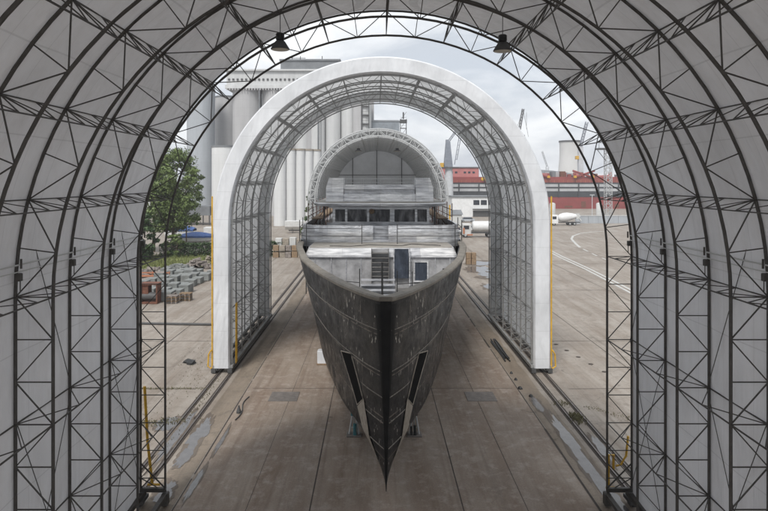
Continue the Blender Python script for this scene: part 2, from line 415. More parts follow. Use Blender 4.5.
# puddles
def puddle(cx, cy, rx, ry, seed, z=.0165):
    b = MB(); n = 90; pts = []
    for i in range(n):
        t = 2*PI*i/n; q = Vector((math.cos(t)*1.3, math.sin(t)*1.3, seed*3.1))
        k = 1+.55*noise.noise(q)+.35*noise.noise(q*2.7)+.2*noise.noise(q*6)
        pts.append((cx+rx*math.cos(t)*k, cy+ry*math.sin(t)*k, z))
    b.quad(*pts); tag(b.build('puddle', 'wet'), kind='structure')
M['damp'] = ground_mat('damp_concrete', (.13,.105,.085), (.19,.16,.13), (.11,.085,.065), (.15,.125,.105), .1)
M['damp'].node_tree.nodes['Principled BSDF'].inputs['Specular IOR Level'].default_value = .5
for i, p in enumerate([(9.25,31.5,.30,2.8),(9.2,28.,.30,2.3),(9.25,25.2,.24,1.6),(10.55,30,.2,1.6),(-9.45,32.,.35,1.9),(-9.4,29.4,.28,1.3),(-10.55,31.5,.25,2.6),
                       (-11.6,33,.5,.8),(-8.15,26.5,.12,1.3),(-8.1,31,.1,1.6),(8.95,36,.2,1.2),(-9.2,25.9,.3,.8),(13.6,75,.9,2),(17,84,2.5,3.4),(14.5,90,1.6,3),(12.6,66,.6,2.),(16,97,2.,2.2)]):
    b = MB(); n = 80; pts = []
    for k in range(n):
        tt = 2*PI*k/n; q = Vector((math.cos(tt)*1.1, math.sin(tt)*1.1, i*2.3+.6)); kk = 1.35+.6*noise.noise(q)+.4*noise.noise(q*3.1)+.25*noise.noise(q*7)
        pts.append((p[0]+p[2]*math.cos(tt)*kk, p[1]+p[3]*math.sin(tt)*kk*.95, .0148+i*.00008))
    b.quad(*pts); tag(b.build('damp_patch', 'damp'), kind='structure')
    puddle(*p, i+1, .0165+i*.0003)
# floor sockets in the yard, right of the middle shelter
for i in range(9):
    x, y = 12.6-.02*i+.33*i, 56-1.75*i; b = MB(); b.lathe((x,y,.012), [(.17,0),(.17,.012),(.12,.016)], 12)
    tag(b.build('floor_socket','groove',loc=(x,y,0)), 'small dark round socket in the concrete right of the middle shelter', 'floor socket', 'row of floor sockets in the yard')
# painted lines on the yard road
def poly_line(pts, w, z=.016):
    b = MB()
    P = [Vector((x, y, z)) for x, y in pts]
    for i in range(len(P)-1):
        d = (P[i+1]-P[i]); q = Vector((-d.y, d.x, 0)).normalized()*w/2
        b.quad(P[i]-q, P[i+1]-q, P[i+1]+q, P[i]+q)
    return b
def gp(px, py): D = 8060/(py-180); x, y, z = at(px, py, D); return x, y
for off in (0, .75):
    pts = [gp(540,247), gp(560,257.5), gp(585,269), gp(612,283), gp(640,298)]
    tag(poly_line([(x+off, y+off) for x, y in pts], .34).build('road_marking', 'line_white'), kind='structure')
tag(poly_line([gp(x,y) for x,y in [(618,231),(605,231.3),(592,232),(580,233.5),(573,236),(571.5,239),(575,243),(580,247.5)]], .5).build('road_marking', 'line_white'), kind='structure')
for a, c in (((583,249),(588,251.5)),((592,253.5),(597,256)),((602,258),(607,260)),((598,238),(608,239)),((560,241),(575,242))):
    tag(poly_line([gp(*a), gp(*c)], .3).build('road_marking', 'line_white'), kind='structure')
tag(poly_line([gp(490,286), gp(560,287)], .12).build('road_marking', 'line_white'), kind='structure')
# weeds in the joints
b = MB()
def weeds(x, y, sx, sy, n, h):
    for i in range(n):
        px, py = x+random.gauss(0, sx), y+random.gauss(0, sy); a = random.random()*PI; w = .03; hh = h*random.uniform(.3, 1)
        q = Vector((math.cos(a)*w, math.sin(a)*w, 0)); lean = Vector((random.gauss(0,.3), random.gauss(0,.3), 1))*hh; p = Vector((px,py,.012))
        b.quad(p-q, p+q, p+lean)
for i in range(40): weeds(-11.4-i*.35, 38.6, .3, .09, 22, .10)
for i in range(30): weeds(11.8+i*.28, 35.5-i*.32, .25, .12, 18, .09)
for i in range(20): weeds(-11.-i*.15, 33.5-.04*i, .5, .25, 26, .12)
weeds(10.55, 33.8, .2, .4, 300, .24); weeds(10.4, 36, .3, .25, 120, .12); weeds(-10.6, 36, .1, 3, 120, .1); weeds(-12.5, 44, .8, 6, 260, .1)
tag(b.build('weeds', 'weed'), 'thin green weeds growing along the joints of the yard concrete', kind='stuff')
# grass verge on the left
b = MB(); rows = []
for i in range(41):
    x = -66+i*1.05
    rows.append([(x, 88+ (x+40)*.35+j*2.0, .02+.35*max(0, math.sin(PI*j/8))*(1+.6*noise.noise(Vector((x*.4, j, 0))))) for j in range(9)])
b.grid(rows); tag(b.build('grass_bank', 'grass', smooth=True), kind='structure')
b = MB()
for i in range(9000):
    x = random.uniform(-60, -25); y = 88+(x+40)*.35+random.uniform(0, 16); a = random.random()*PI; h = random.uniform(.2, .8)
    q = Vector((math.cos(a)*.09, math.sin(a)*.09, 0)); p = Vector((x, y, .1)); b.quad(p-q, p+q, p+Vector((random.gauss(0,.15), random.gauss(0,.15), h)))
tag(b.build('tall_grass', 'grass'), 'tall yellow-green grass on the bank below the hedge', kind='stuff')

# ------------------------------------------------------------------ rolling shelters
def shelter(root, ys, Wo, depth, z0, steel, fab, npan, rc, rw, zig=2, fabric_y=None, purl=True, legpurl=(3, 6), zbase=.55, sag=.10):
    Wi = Wo-depth; cx = 0
    ph = z0/npan
    def pr(k):           # node k: 0..npan leg left, arc 24 steps, leg right ; returns outer, inner
        if k <= npan: z = max(zbase, k*ph); return (-Wo, z), (-Wi, z)
        if k < npan+24:
            t = PI-(k-npan)*PI/24; return (Wo*math.cos(t), z0+Wo*math.sin(t)), (Wi*math.cos(t), z0+Wi*math.sin(t))
        z = max(zbase, (2*npan+24-k)*ph); return (Wo, z), (Wi, z)
    K = 2*npan+24
    arches = []
    first = None
    for y in ys:
        if first is None:
            b = MB()
            for q in (0, 1):
                pts = []
                for k in range(K+1):
                    p = pr(k)[q]; pts.append((p[0], y, p[1]))
                    if npan <= k < npan+24:
                        t = PI-(k+.5-npan)*PI/24; R = (Wo, Wi)[q]; pts.append((R*math.cos(t), y, z0+R*math.sin(t)))
                b.path(pts, rc, 6)
            for k in range(K+1):
                o, i = pr(k); b.tube((o[0], y, o[1]), (i[0], y, i[1]), rw, 4)
            for k in range(K):
                outer = (k-npan) % 2 == 0
                a = pr(k)[0 if outer else 1]; c = pr(k+1)[1 if outer else 0]
                b.tube((a[0], y, a[1]), (c[0], y, c[1]), rw, 4)
            first = b.build('arch_truss', steel, root); arches.append(first)
        else:
            o = first.copy(); COL.objects.link(o); o.parent = root; o.location = (0, y-ys[0], 0); arches.append(o)
    if purl:
        ks = [k for k in legpurl]+list(range(npan, npan+25, 2))+[K-k for k in legpurl]
        for k in ks:
            o, i = pr(k); b = MB(); y0, y1 = min(ys), max(ys)
            b.tube((o[0], y0, o[1]), (o[0], y1, o[1]), rw*1.1, 4); b.tube((i[0], y0, i[1]), (i[0], y1, i[1]), rw*1.1, 4)
            sy = sorted(ys)
            for a, c in zip(sy, sy[1:]):
                zg = 1 if (k in legpurl or K-k in legpurl) else zig
                for q in range(zg):
                    ya = a+(c-a)*q/zg; yc = a+(c-a)*(q+1)/zg; ym = (ya+yc)/2
                    b.tube((o[0], ya, o[1]), (i[0], ym, i[1]), rw*.8, 4); b.tube((i[0], ym, i[1]), (o[0], yc, o[1]), rw*.8, 4)
            b.build('purlin', steel, root)
    # cloth over the outer chords, drawn in a little between the trusses
    sy = sorted(ys if fabric_y is None else fabric_y)
    Rf = Wo+rc*1.15; rows = []
    prof = [(-Rf, z) for z in (.45, 1.5, 2.5, 3.6, 4.7, 5.8, 6.9, 8., 9.)]+[(Rf*math.cos(PI-i*PI/48), z0+Rf*math.sin(PI-i*PI/48)) for i in range(49)]+[(Rf, z) for z in (9., 8., 6.9, 5.8, 4.7, 3.6, 2.5, 1.5, .45)]
    for a, c in zip(sy, sy[1:]):
        for q in range(6):
            u = q/6; s = sag*math.sin(PI*u)*.6
            row = []
            for x, z in prof:
                zz = max(z-z0, 0); r = math.hypot(x, zz); kk = (r-s)/r
                row.append((x*kk, a+(c-a)*u, z0+zz*kk if z > z0 else z))
            rows.append(row)
    rows.append([(x, sy[-1], z) for x, z in prof])
    b = MB(); b.grid(rows); cover = b.build('fabric_cover', fab, root, smooth=True)
    return pr, K

def bogies(root, ys, x, steel):       # rolling feet below the leg line
    for s in (-1, 1):
        b = MB(); b.box(s*x-.13, s*x+.13, min(ys)-.3, max(ys)+.3, .34, .52); b.build('base_beam', steel, root)
        for y in ys:
            b = MB(); b.box(s*x-.2, s*x+.2, y-.35, y+.35, .2, .335)
            for dy in (-.2, .2):
                for k in range(1): b.tube((s*x-.06, y+dy, .19), (s*x+.06, y+dy, .19), .13, 14)
            b.build('wheel_bogie', 'dark_grey', root)

# near shelter, the camera hangs inside it
NY = [24.75-2.87*i for i in range(10)]
near = thing('fabric_shelter', 'near tunnel shelter of dark lattice arches and grey fabric framing the whole view', 'shelter', (0, 10, 0))
near['category'] = 'shelter'
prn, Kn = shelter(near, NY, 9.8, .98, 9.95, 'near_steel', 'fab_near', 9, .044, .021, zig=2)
bogies(near, NY[::2], 9.8, 'near_steel')
for s in (-1, 1):
    b = MB()    # lower sole beam of inner chords, and conduit with junction boxes along the wall
    b.box(s*8.82-.09, s*8.82+.09, -1.2, 24.9, .38, .52); b.build('base_beam', 'near_steel', near)
    b = MB(); b.tube((s*9.66, -1, 10.8), (s*9.66, 24.6, 9.05+1.75), .022, 6); b.tube((s*9.66, -1, 10.62), (s*9.66, 24.6, 10.62), .016, 6)
    b.build('cable_conduit', 'offwhite', near)
    for y in NY[:6]:
        b = MB(); b.box(s*9.66-.05, s*9.66+.05, y-.14, y+.02, 10.38, 10.58, .015); b.tube((s*9.62, y-.1, 10.4), (s*9.62, y-.1, 10.1), .015, 5); b.tube((s*9.62, y-.06, 10.95), (s*9.62, y-.06, 10.7), .03, 5)
        b.build('junction_box', 'near_steel', near)
    for i, y in enumerate(NY[:5]):  # thin wind-brace cables against the cloth
        if i % 2 == 0:
            b = MB(); b.tube((s*9.74, y, .6), (s*9.74, y-2.87, 6.6), .012, 4); b.tube((s*9.74, y-2.87, .6), (s*9.74, y, 6.6), .012, 4)
            b.tube((s*9.74, y, 6.6), (s*9.74, y-2.87, 13), .012, 4)
            b.build('brace_cable', 'near_steel', near)
# end feet with yellow gear
y = 24.75
for s in (-1, 1):
    b = MB()
    for x in (8.82, 9.8): b.box(s*x-.12, s*x+.12, y-.14, y+.14, .06, .5)
    b.box(min(s*8.8, s*9.8), max(s*8.8, s*9.8), y-.07, y+.07, .6, .72)
    b.tube((s*8.82, y, .7), (s*9.8, y, 1.7), .03, 4); b.tube((s*9.8, y, .7), (s*8.82, y, 1.7), .03, 4)
    b.build('end_foot', 'near_steel', near)
b = MB(); b.path([(-9.72, 24.95, 4.7), (-9.6, 24.95, 2.5), (-9.42, 24.98, .75)], .055, 8); b.tube((-9.6, 24.95, .75), (-9.1, 24.95, .75), .05, 6)
b.build('yellow_pole', 'yellow', near)
b = MB(); b.path([(8.95, 24.95, .6), (8.95, 24.95, 1.95), (9.15, 24.95, 1.95), (9.15, 24.95, 1.35)], .05, 6)
b.path([(9.74, 24.95, 2.7), (9.66, 24.95, 1.9), (9.45, 24.95, 1.55), (9.25, 24.95, 1.5)], .045, 6); b.tube((8.85, 24.95, .62), (9.2, 24.95, .62), .05, 6)
b.build('yellow_frame', 'yellow', near)

# middle shelter
MY = [41.95+3.12*i for i in range(6)]
mid = thing('fabric_shelter', 'middle tunnel shelter with a thick white wrapped front edge standing over the ship', 'shelter', (0, 50, 0))
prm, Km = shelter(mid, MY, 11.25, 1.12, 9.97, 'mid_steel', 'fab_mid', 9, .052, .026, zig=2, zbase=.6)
bogies(mid, MY, 11.25, 'mid_steel')
for s in (-1, 1):
    b = MB(); b.box(s*10.13-.1, s*10.13+.1, 41.7, 57.8, .36, .54); b.build('base_beam', 'mid_steel', mid)
# wrapped front edge: a rounded band over the first truss
def wrap(y0, y1, Ro, Ri, z0, name, m, parent, amp=.03):
    path = [('l', z) for z in [.35+i*.4 for i in range(24)]]+[('a', i) for i in range(97)]+[('r', z) for z in [9.55-i*.4 for i in range(24)]]
    secs = []
    def pt(kind, v, R):
        if kind == 'l': return -R, v
        if kind == 'r': return R, v
        t = PI-v*PI/96; return R*math.cos(t), z0+R*math.sin(t)
    for kind, v in path:
        cs = []
        ring = [(Ri, y1), (Ri, y0+.12), (Ri+.1, y0), ]+[(Ri+.1+(Ro-Ri-.2)*q/6, y0) for q in range(1, 6)]+[(Ro-.1, y0), (Ro, y0+.12), (Ro, y1)]
        for R, yy in ring:
            x, z = pt(kind, v, R)
            d = noise.noise(Vector((x*.9, z*.9, R*2)))*amp+noise.noise(Vector((x*3, z*3, R*3)))*amp*.5
            cs.append((x, yy-(abs(d) if yy < y0+.05 else 0), z))
        secs.append(cs)
    b = MB(); b.loft(secs); return b.build(name, m, parent, smooth=True)
wrap(41.62, 42.1, 11.34, 10.22, 9.97, 'front_band', 'fab_wrap', mid)
wrap(57.62, 57.95, 11.34, 10.3, 9.97, 'back_band', 'fab_mid', mid)
for s in (-1, 1):
    b = MB(); b.tube((s*11.42, 41.75, .35), (s*11.42, 41.75, 11.9), .05, 8)
    b.path([(s*11.44, 41.6, 1.6), (s*11.62, 41.6, 1.3), (s*11.66, 41.6, .5), (s*11.44, 41.6, .35)], .05, 6)
    b.build('yellow_pole', 'yellow', mid)
    for x in (10.2, 11.3):
        b = MB(); b.box(s*x-.15, s*x+.15, 41.55, 42.2, .06, .34); b.build('end_foot', 'dark_grey', mid)
b = MB()
for dy in (0, .35): b.tube((-9.95, 42.3+dy, .5), (-9.95, 42.3+dy, 4.6), .035, 5)
for i in range(11): b.tube((-9.95, 42.3, .8+i*.36), (-9.95, 42.65, .8+i*.36), .022, 4)
b.build('ladder', 'yellow', mid)

# far shelter, its back closed
FY = [99.6+3.1*i for i in range(17)]
far = thing('fabric_shelter', 'far tunnel shelter with a pale lattice front arch and closed grey back wall', 'shelter', (0, 120, 0))
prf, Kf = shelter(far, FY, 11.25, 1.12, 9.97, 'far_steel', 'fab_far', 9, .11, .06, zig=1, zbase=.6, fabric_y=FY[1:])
bogies(far, FY[::4], 11.25, 'mid_steel')
b = MB(); pts = [(-11.2, 149.3, .5)]+[(11.2*math.cos(PI-i*PI/48), 149.3, 9.97+11.2*math.sin(PI-i*PI/48)) for i in range(49)]+[(11.2, 149.3, .5)]
b.quad(*pts); b.build('back_wall', mat('back_wall_cloth', (.52,.53,.54), .7, 0, .15, .3, .3, 1., transl=.2), far)
b = MB()
for x in (-5.9, -.1, 5.9): b.box(x-.09, x+.09, 149.02, 149.2, .5, 9.97+math.sqrt(11.1**2-x*x))
for z in (6, 14.2): b.box(-11+ (0 if z < 10 else .8), 11-(0 if z < 10 else .8), 149.05, 149.17, z-.07, z+.07)
b.build('back_frame', 'dark_grey', far)
b = MB(); b.tube((11.5, 99.4, .4), (11.5, 99.4, 9), .12, 6); b.build('yellow_pole', 'yellow', far)

# lamps
def lamp(x, y, ztop, zb, label, k=1.):
    t = thing('high_bay_lamp', label, 'lamp', (x, y, zb), 'high bay lamps hanging from the shelter roofs')
    b = MB(); b.lathe((x,y,zb), [(.285*k,0),(.29*k,.02),(.27*k,.05),(.22*k,.13),(.15*k,.24),(.10*k,.28)], 28); b.build('reflector', 'dark_grey', t, smooth=True)
    b = MB(); b.lathe((x,y,zb), [(.262*k,-.012),(.262*k,-.004)], 28); b.build('lens', 'lamp_face', t)
    b = MB(); b.lathe((x,y,zb), [(.10*k,.285),(.125*k,.29),(.125*k,.48),(.10*k,.50)], 16)
    for i in range(4): b.lathe((x,y,zb), [(.135*k,.31+i*.045),(.135*k,.325+i*.045)], 16)
    b.build('ballast', 'black', t)
    b = MB(); b.tube((x, y, zb+.5), (x, y, ztop), .012, 5); b.build('hanger', 'black', t)
zi = lambda x: 9.95+math.sqrt(8.82**2-x*x)
lamp(-3.35, 19.01, zi(3.35), 17.0, 'dark conical lamp hanging from the near shelter roof, left of the arch crown')
lamp(3.47, 19.01, zi(3.47), 16.95, 'dark conical lamp hanging from the near shelter roof, right of the arch crown')
for x, w in ((-3.3, 'left'), (3.3, 'right')):
    lamp(x, 105.8, 9.97+math.sqrt(10.13**2-x*x), 17.9, 'small dark lamp inside the mouth of the far shelter, on its %s side' % w, 2.2)

# ------------------------------------------------------------------ ship
def lin(t, x):
    if x <= t[0][0]: return t[0][1]
    for (a, p), (c, q) in zip(t, t[1:]):
        if x <= c: return p+(q-p)*(x-a)/(c-a)
    return t[-1][1]
def smooth_tab(t, n=3):
    xs = [t[0][0]+(t[-1][0]-t[0][0])*(i/220)**1.6 for i in range(221)]; ys = [lin(t, x) for x in xs]
    for _ in range(n*6):
        ys = [ys[0]]+[(ys[i-1]+2*ys[i]+ys[i+1])/4 for i in range(1, len(ys)-1)]+[ys[-1]]
    return list(zip(xs, ys))
ZT = 8.1
RT = smooth_tab([(0,.22),(.3,.47),(1.2,1.0),(3.8,2.2),(7.6,3.55),(12.8,4.98),(19.9,6.2),(24.6,6.52),(34.6,6.6),(60,6.6),(71.6,6.2)])
WT = smooth_tab([(0,.06),(1.4,.74),(3.1,1.28),(5.1,1.95),(9.1,2.85),(13.1,3.62),(17.1,4.2),(25.1,5.25),(35,5.9),(65,6.05),(72.1,5.7)])
def D0(z): return 24.7+(z-.6)/7.5*.7
def hb(u, z):
    w = lin(WT, u); r = lin(RT, u)
    if z >= 2.2: return w+(r-w)*((z-2.2)/5.9)**1.08
    s = max(0, (z-.6)/1.6); fl = min(1, max(0, (u-5)/20))*.85; q = .8-.5*min(1, max(0, (u-3)/20))
    return w*(fl+(1-fl)*s**q)
ship = thing('yacht_hull', 'large unfinished yacht with dark bare steel hull and raw aluminium superstructure, bow toward the viewer', 'ship', (0, 24.7, 0))
US = [0, .12, .3, .6, 1, 1.5, 2.1, 2.8, 3.6, 4.5, 5.5, 6.7, 8, 9.5, 11, 13, 15, 17.5, 20, 23, 26, 30, 35, 42, 50, 60, 66, 71.6]
ZS = [.6, .75, .95, 1.2, 1.5, 1.85, 2.2, 2.8, 3.4, 4., 4.7, 5.4, 6.1, 6.8, 7.4, 7.8, ZT]
b = MB()
for s in (1, -1):
    rows = [[(s*hb(u, z), D0(z)+u, z) for u in US] for z in ZS]
    if s < 0: rows = [r[::-1] for r in rows]
    b.grid(rows)
b.grid([[(-hb(71.6, z), D0(z)+71.6, z), (hb(71.6, z), D0(z)+71.6, z)] for z in ZS])      # transom
b.grid([[(hb(u, .6), D0(.6)+u, .6), (-hb(u, .6), D0(.6)+u, .6)] for u in US])            # bottom
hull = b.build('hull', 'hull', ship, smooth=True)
b = MB(); b.grid([[(hb(0, z)+.012, D0(z)-.006, z), (hb(0, z)+.012, D0(z)-.02, z), (-hb(0, z)-.012, D0(z)-.02, z), (-hb(0, z)-.012, D0(z)-.006, z)] for z in ZS])
# black stem plate wraps back a little at its top
for s in (1, -1):
    rows = [[(s*(hb(u*max(.05, (z-3.2)/5), z)+.01), D0(z)+u*max(.05, (z-3.2)/5)-.006, z) for u in (0, .1, .2, .3)] for z in [3.4+i*.3 for i in range(16)]]
    if s < 0: rows = [r[::-1] for r in rows]
    b.grid(rows)
b.build('stem_plate', 'stem', ship, smooth=True)
# rim cap, inner bulwark and decks
UR = [0, .12, .3, .6, 1, 1.5, 2.1, 2.8, 3.6, 4.5, 5.5, 6.7, 8, 9.5, 11, 12, 13, 14, 15, 16, 17, 18, 19, 20, 21, 22, 23]
def ring(off, z):
    R = []
    for u in UR:
        x = lin(RT, u); dx = (lin(RT, u+.2)-lin(RT, max(0, u-.2)))/(.4 if u >= .2 else .2+u)
        n = Vector((1, -dx, 0)).normalized(); R.append(Vector((x, D0(ZT)+u, z))-n*off)
    R = [p if p.x > .02 else Vector((.02, p.y, z)) for p in R]
    return R
def both(R): return [Vector((-p.x, p.y, p.z)) for p in R[::-1]]+R
b = MB()
prof = [(.02, 8.0), (-.05, 8.04), (-.07, 8.15), (-.03, 8.22), (.36, 8.22), (.42, 8.16), (.42, 8.04), (.36, 7.99)]
b.grid([both(ring(o, z)) for o, z in prof+prof[:1]])
b.build('bulwark_cap', 'rim', ship, smooth=True)
def inner(off, z):
    return [Vector((max(.03, hb(u, z)-off), D0(z)+u+.15, z)) for u in UR]
b = MB(); b.grid([both(inner(.22, z)) for z in (7.97, 7.2, 6.4, 5.7, 5.0)]); b.build('inner_bulwark', 'alu_dull', ship, smooth=True)
b = MB(); R = both(inner(.2, 5.0)); k = len(R)//2
b.grid([R[:k], R[:k-1:-1]]); b.build('foredeck', 'deck', ship)
# weld seams as raised beads following the plating
def seam(z_of_u, u0, u1, name='weld_bead'):
    for s in (1, -1):
        b = MB(); rows = []
        n = 60
        for i in range(n+1):
            u = u0+(u1-u0)*i/n; z = z_of_u(u)
            rows.append([(s*(hb(u, z+dz)+dd), D0(z)+u, z+dz) for dz, dd in ((-.03, .001), (-.012, .016), (.012, .016), (.03, .001))])
        b.grid(rows); b.build(name, 'weld', ship)
seam(lambda u: 6.85-.02*u, .02, 30)
seam(lambda u: 5.2-.012*u, .02, 30)
seam(lambda u: 4.2, .02, 2.); seam(lambda u: 3.2, .02, 1.6); seam(lambda u: 2.2+.01*u, .02, 1.2)
# bow pockets: recess shade painted as a black sheet on the plating, bare plate below
def patch(c, name, m, off, frame=False):
    for s in (1, -1):
        b = MB(); rows = []
        for i in range(13):
            r = []
            for j in range(9):
                a = i/12; q = j/8
                D = (c[0][0]*(1-q)+c[1][0]*q)*(1-a)+(c[3][0]*(1-q)+c[2][0]*q)*a
                z = (c[0][1]*(1-q)+c[1][1]*q)*(1-a)+(c[3][1]*(1-q)+c[2][1]*q)*a
                r.append((s*(hb(D-D0(z), z)+off), D-off*.5, z))
            rows.append(r)
        b.grid(rows); pb = b.build(name, m, ship)
        if frame:
            f = MB()
            e = [rows[i][0] for i in range(13)]+[rows[12][j] for j in range(1, 9)]+[rows[i][8] for i in range(11, -1, -1)]+[rows[0][j] for j in range(7, -1, -1)]
            f.path(e, .028, 5); fo = f.build('pocket_rim', 'primer', pb)
patch([(29.6,4.85),(28.1,5.15),(26.75,3.55),(27.6,3.0)], 'anchor_pocket', 'pocket', .02, True)
patch([(27.6,2.93),(26.65,3.6),(25.75,1.35),(26.0,1.25)], 'bare_panel', 'primer', .03)

# forward deckhouse
X = 5.66
def bow_poly(hw, yf, yb, r=.9, n=6):
    P = [(hw, yb), (-hw, yb)]
    for i in range(n+1):
        t = PI+i*(PI/2)/n; P.append((-hw+r+r*math.cos(t), yf+r+r*math.sin(t)))
    for i in range(n+1):
        t = 1.5*PI+i*(PI/2)/n; P.append((hw-r+r*math.cos(t), yf+r+r*math.sin(t)))
    return P
b = MB(); b.extr(bow_poly(X-.05, 46.0, 52.0, .5), 5.0, 7.30); house = b.build('deckhouse', 'greyhouse', ship)
b = MB()
P0 = bow_poly(X, 45.85, 50.2, .6); P1 = bow_poly(X, 45.95, 50.2, .6); P2 = bow_poly(X-.15, 46.5, 50.2, .6)
b.loft([[(x,y,7.28) for x,y in P0], [(x,y,7.42) for x,y in P0], [(x,y,7.90) for x,y in P2]]); b.build('eyebrow', 'alu', house)
b = MB(); b.extr(bow_poly(X-.25, 46.6, 50.3, .6), 7.902, 7.95); b.build('house_roof', 'ply', house)
for x in (-4.9,-3.7,-2.6,-1.5,2.25,4.,5.1): b = MB(); b.box(x-.02, x+.02, 45.93, 45.99, 5.05, 7.25); b.build('wall_stiffener', 'alu_dull', house)
# recess stairs in the middle of the face
b = MB(); b.box(-.72, .55, 45.80, 45.9, 5.1, 7.92); b.build('stair_backing', 'greyhouse', house)
b = MB()
for i in range(6):
    b.box(-.68, .51, 45.45-.02*i, 45.79, 5.9+i*.34, 5.96+i*.34)
for x in (-.74, .52): b.box(x, x+.05, 45.40, 45.79, 5.1, 7.95)
b.build('house_stair', 'deck', house)
b = MB()
for i in range(4): b.box(-1.45, .96, 42.2+.62*i, 42.5+.62*i, 5.06+i*.26, 5.16+i*.26)
for i in range(3): b.box(-1.4, .91, 42.5+.62*i, 42.54+.62*i, 5.0, 5.16+i*.26)
b.build('foredeck_stair', 'alu_dull', ship)
b = MB(); rows = []
for i in range(15):
    z = 5.75+i*.155; rows.append([(.98+j*.13, 45.72+.05*noise.noise(Vector((j*.5, z*2, 3)))-.03*math.sin(j*1.1+z), z) for j in range(9)])
b.grid([[(x, y, z) for x, y, z in r] for r in rows]); b.grid([[(x, y+.06, z) for x, y, z in r] for r in rows])
b.build('door_sheeting', 'sheeting', house, smooth=True)
b = MB(); b.box(.9, .96, 45.66, 45.92, 5.2, 7.95); b.box(2.06, 2.14, 45.66, 45.92, 5.2, 7.95); b.build('door_frame', 'alu', house)
b = MB()
for x0, x1, z0, z1 in ((2.4,2.5,5.45,7.0),(3.4,3.5,5.45,7.0),(2.5,3.4,5.45,5.56),(2.5,3.4,6.9,7.0)): b.box(x0, x1, 45.88, 45.99, z0, z1)
wf = b.build('window', 'alu', house); b = MB(); b.box(2.5, 3.4, 45.93, 45.98, 5.56, 6.9); b.build('pane', 'sheeting', wf)
for s in (-1, 1):
    b = MB(); b.box(min(s*4.55, s*5.35), max(s*4.55, s*5.35), 45.93, 45.99, 5.95, 6.45); b.build('window', 'black', house)
# rails on the foredeck
def railing(name, posts, heights, r, m, parent, r2=None):
    b = MB()
    for p, zb, zt in posts: b.tube((p[0], p[1], zb), (p[0], p[1], zt), r, 6)
    for h in heights:
        for a, c in zip(posts, posts[1:]): b.tube((a[0][0], a[0][1], h), (c[0][0], c[0][1], h), r2 or r*.8, 5)
    return b.build(name, m, parent)
railing('foredeck_rail', [((-5.3,43.6),5,6.35),((-4.7,43.6),5,6.5),((-1.5,42.0),5,7.0)], (6.05,), .035, 'black', ship)
railing('foredeck_rail', [((1.05,42.0),5,6.85),((2.1,42.4),5,6.75),((4.9,43.4),5,6.3)], (5.95,), .035, 'black', ship)
b = MB(); b.tube((.02, 41.0, 5), (.02, 41.0, 7.55), .07, 8); b.build('mast_post', 'black', ship)
b = MB(); b.lathe((-4.7,43.5,5.0), [(.25,0),(.25,.5),(.35,.55),(.35,.65),(.2,.7)], 14); b.lathe((4.9,43.5,5.0), [(.25,0),(.25,.5),(.35,.55),(.35,.65),(.2,.7)], 14); b.build('bollard', 'dark_grey', ship, smooth=True)
b = MB(); b.lathe((-.9,37.5,5.0), [(.5,0),(.5,.3),(.28,.4),(.28,.8),(.4,.9),(.4,1.0)], 16); b.build('windlass', 'dark_grey', ship, smooth=True)

# upper deck: bulwark curving back each side, opening in the middle
b = MB(); b.extr(bow_poly(6.68, 50.25, 96, 1.5, 10), 7.6, 8.14); b.build('upper_deck', 'alu_dull', ship)
def bulwark(s):
    P = [(s*.62, 50.3)]+[(s*(1.2+i*.7), 50.3+.015*i*i) for i in range(6)]
    for i in range(9):
        t = i/8*PI/2; P.append((s*(5.1+1.5*math.sin(t)), 50.85+1.7*(1-math.cos(t))))
    P += [(s*6.6, 56), (s*6.6, 62), (s*6.6, 75)]
    return P
for s in (-1, 1):
    P = bulwark(s); b = MB()
    secs = []
    for (x, y) in P:
        nx, ny = (x/6.4 if abs(x) > 4.9 else 0), -1 if abs(x) < 5.5 else -.3
        l = math.hypot(nx, ny); nx /= l; ny /= l
        cs = [(.0, 8.142), (.10, 8.142), (.12, 8.70), (.04, 8.74), (.04, 8.80), (.0, 8.84), (-.10, 9.24), (-.10, 9.30), (-.26, 9.30), (-.24, 9.2), (-.1, 8.7), (-.08, 8.142)]
        secs.append([(x+nx*o, y+ny*o, z) for o, z in cs])
    b.loft(secs); b.build('upper_bulwark', 'alu', ship)
b = MB(); b.box(-.62, .62, 50.7, 50.78, 8.142, 9.25); b.build('opening_sheet', 'alu_dull', ship)
b = MB()
pl = [(-6.75,54),(-6.6,50.5),(-5.9,49.2),(-1.5,49.0),(1.3,49.0),(5.9,49.2),(6.6,50.5),(6.75,54)]
for x, y in pl: b.tube((x, y, 7.95 if abs(x) < 5.5 else 7.0), (x, y, 9.75 if y > 50 else 9.5), .035, 6)
for z in (8.55, 9.15):
    for a, c in zip(pl, pl[1:]): 
        if z < 9 or a[1] > 49.1 or c[1] > 49.1: b.tube((a[0],a[1],z), (c[0],c[1],z), .028, 5)
b.build('scaffold_rail', 'dark_grey', ship)
# side gangways further aft with boards and pipes
for s in (-1, 1):
    b = MB()
    for i in range(7):
        y = 56+i*4; b.tube((s*6.5, y, 8.1), (s*6.5, y, 10.9), .04, 5); b.tube((s*5.1, y, 8.1), (s*5.1, y, 10.6), .04, 5)
    for z in (9.7, 10.3): b.tube((s*6.5, 56, z), (s*6.5, 84, z), .035, 5)
    b.tube((s*6.5,56,8.2), (s*5.2,66,10.8), .04, 5); b.build('scaffold_rail', 'rust', ship)
    b = MB(); b.box(min(s*5.3,s*6.4), max(s*5.3,s*6.4), 58, 84, 9.35, 9.42); b.build('scaffold_boards', 'timber', ship)
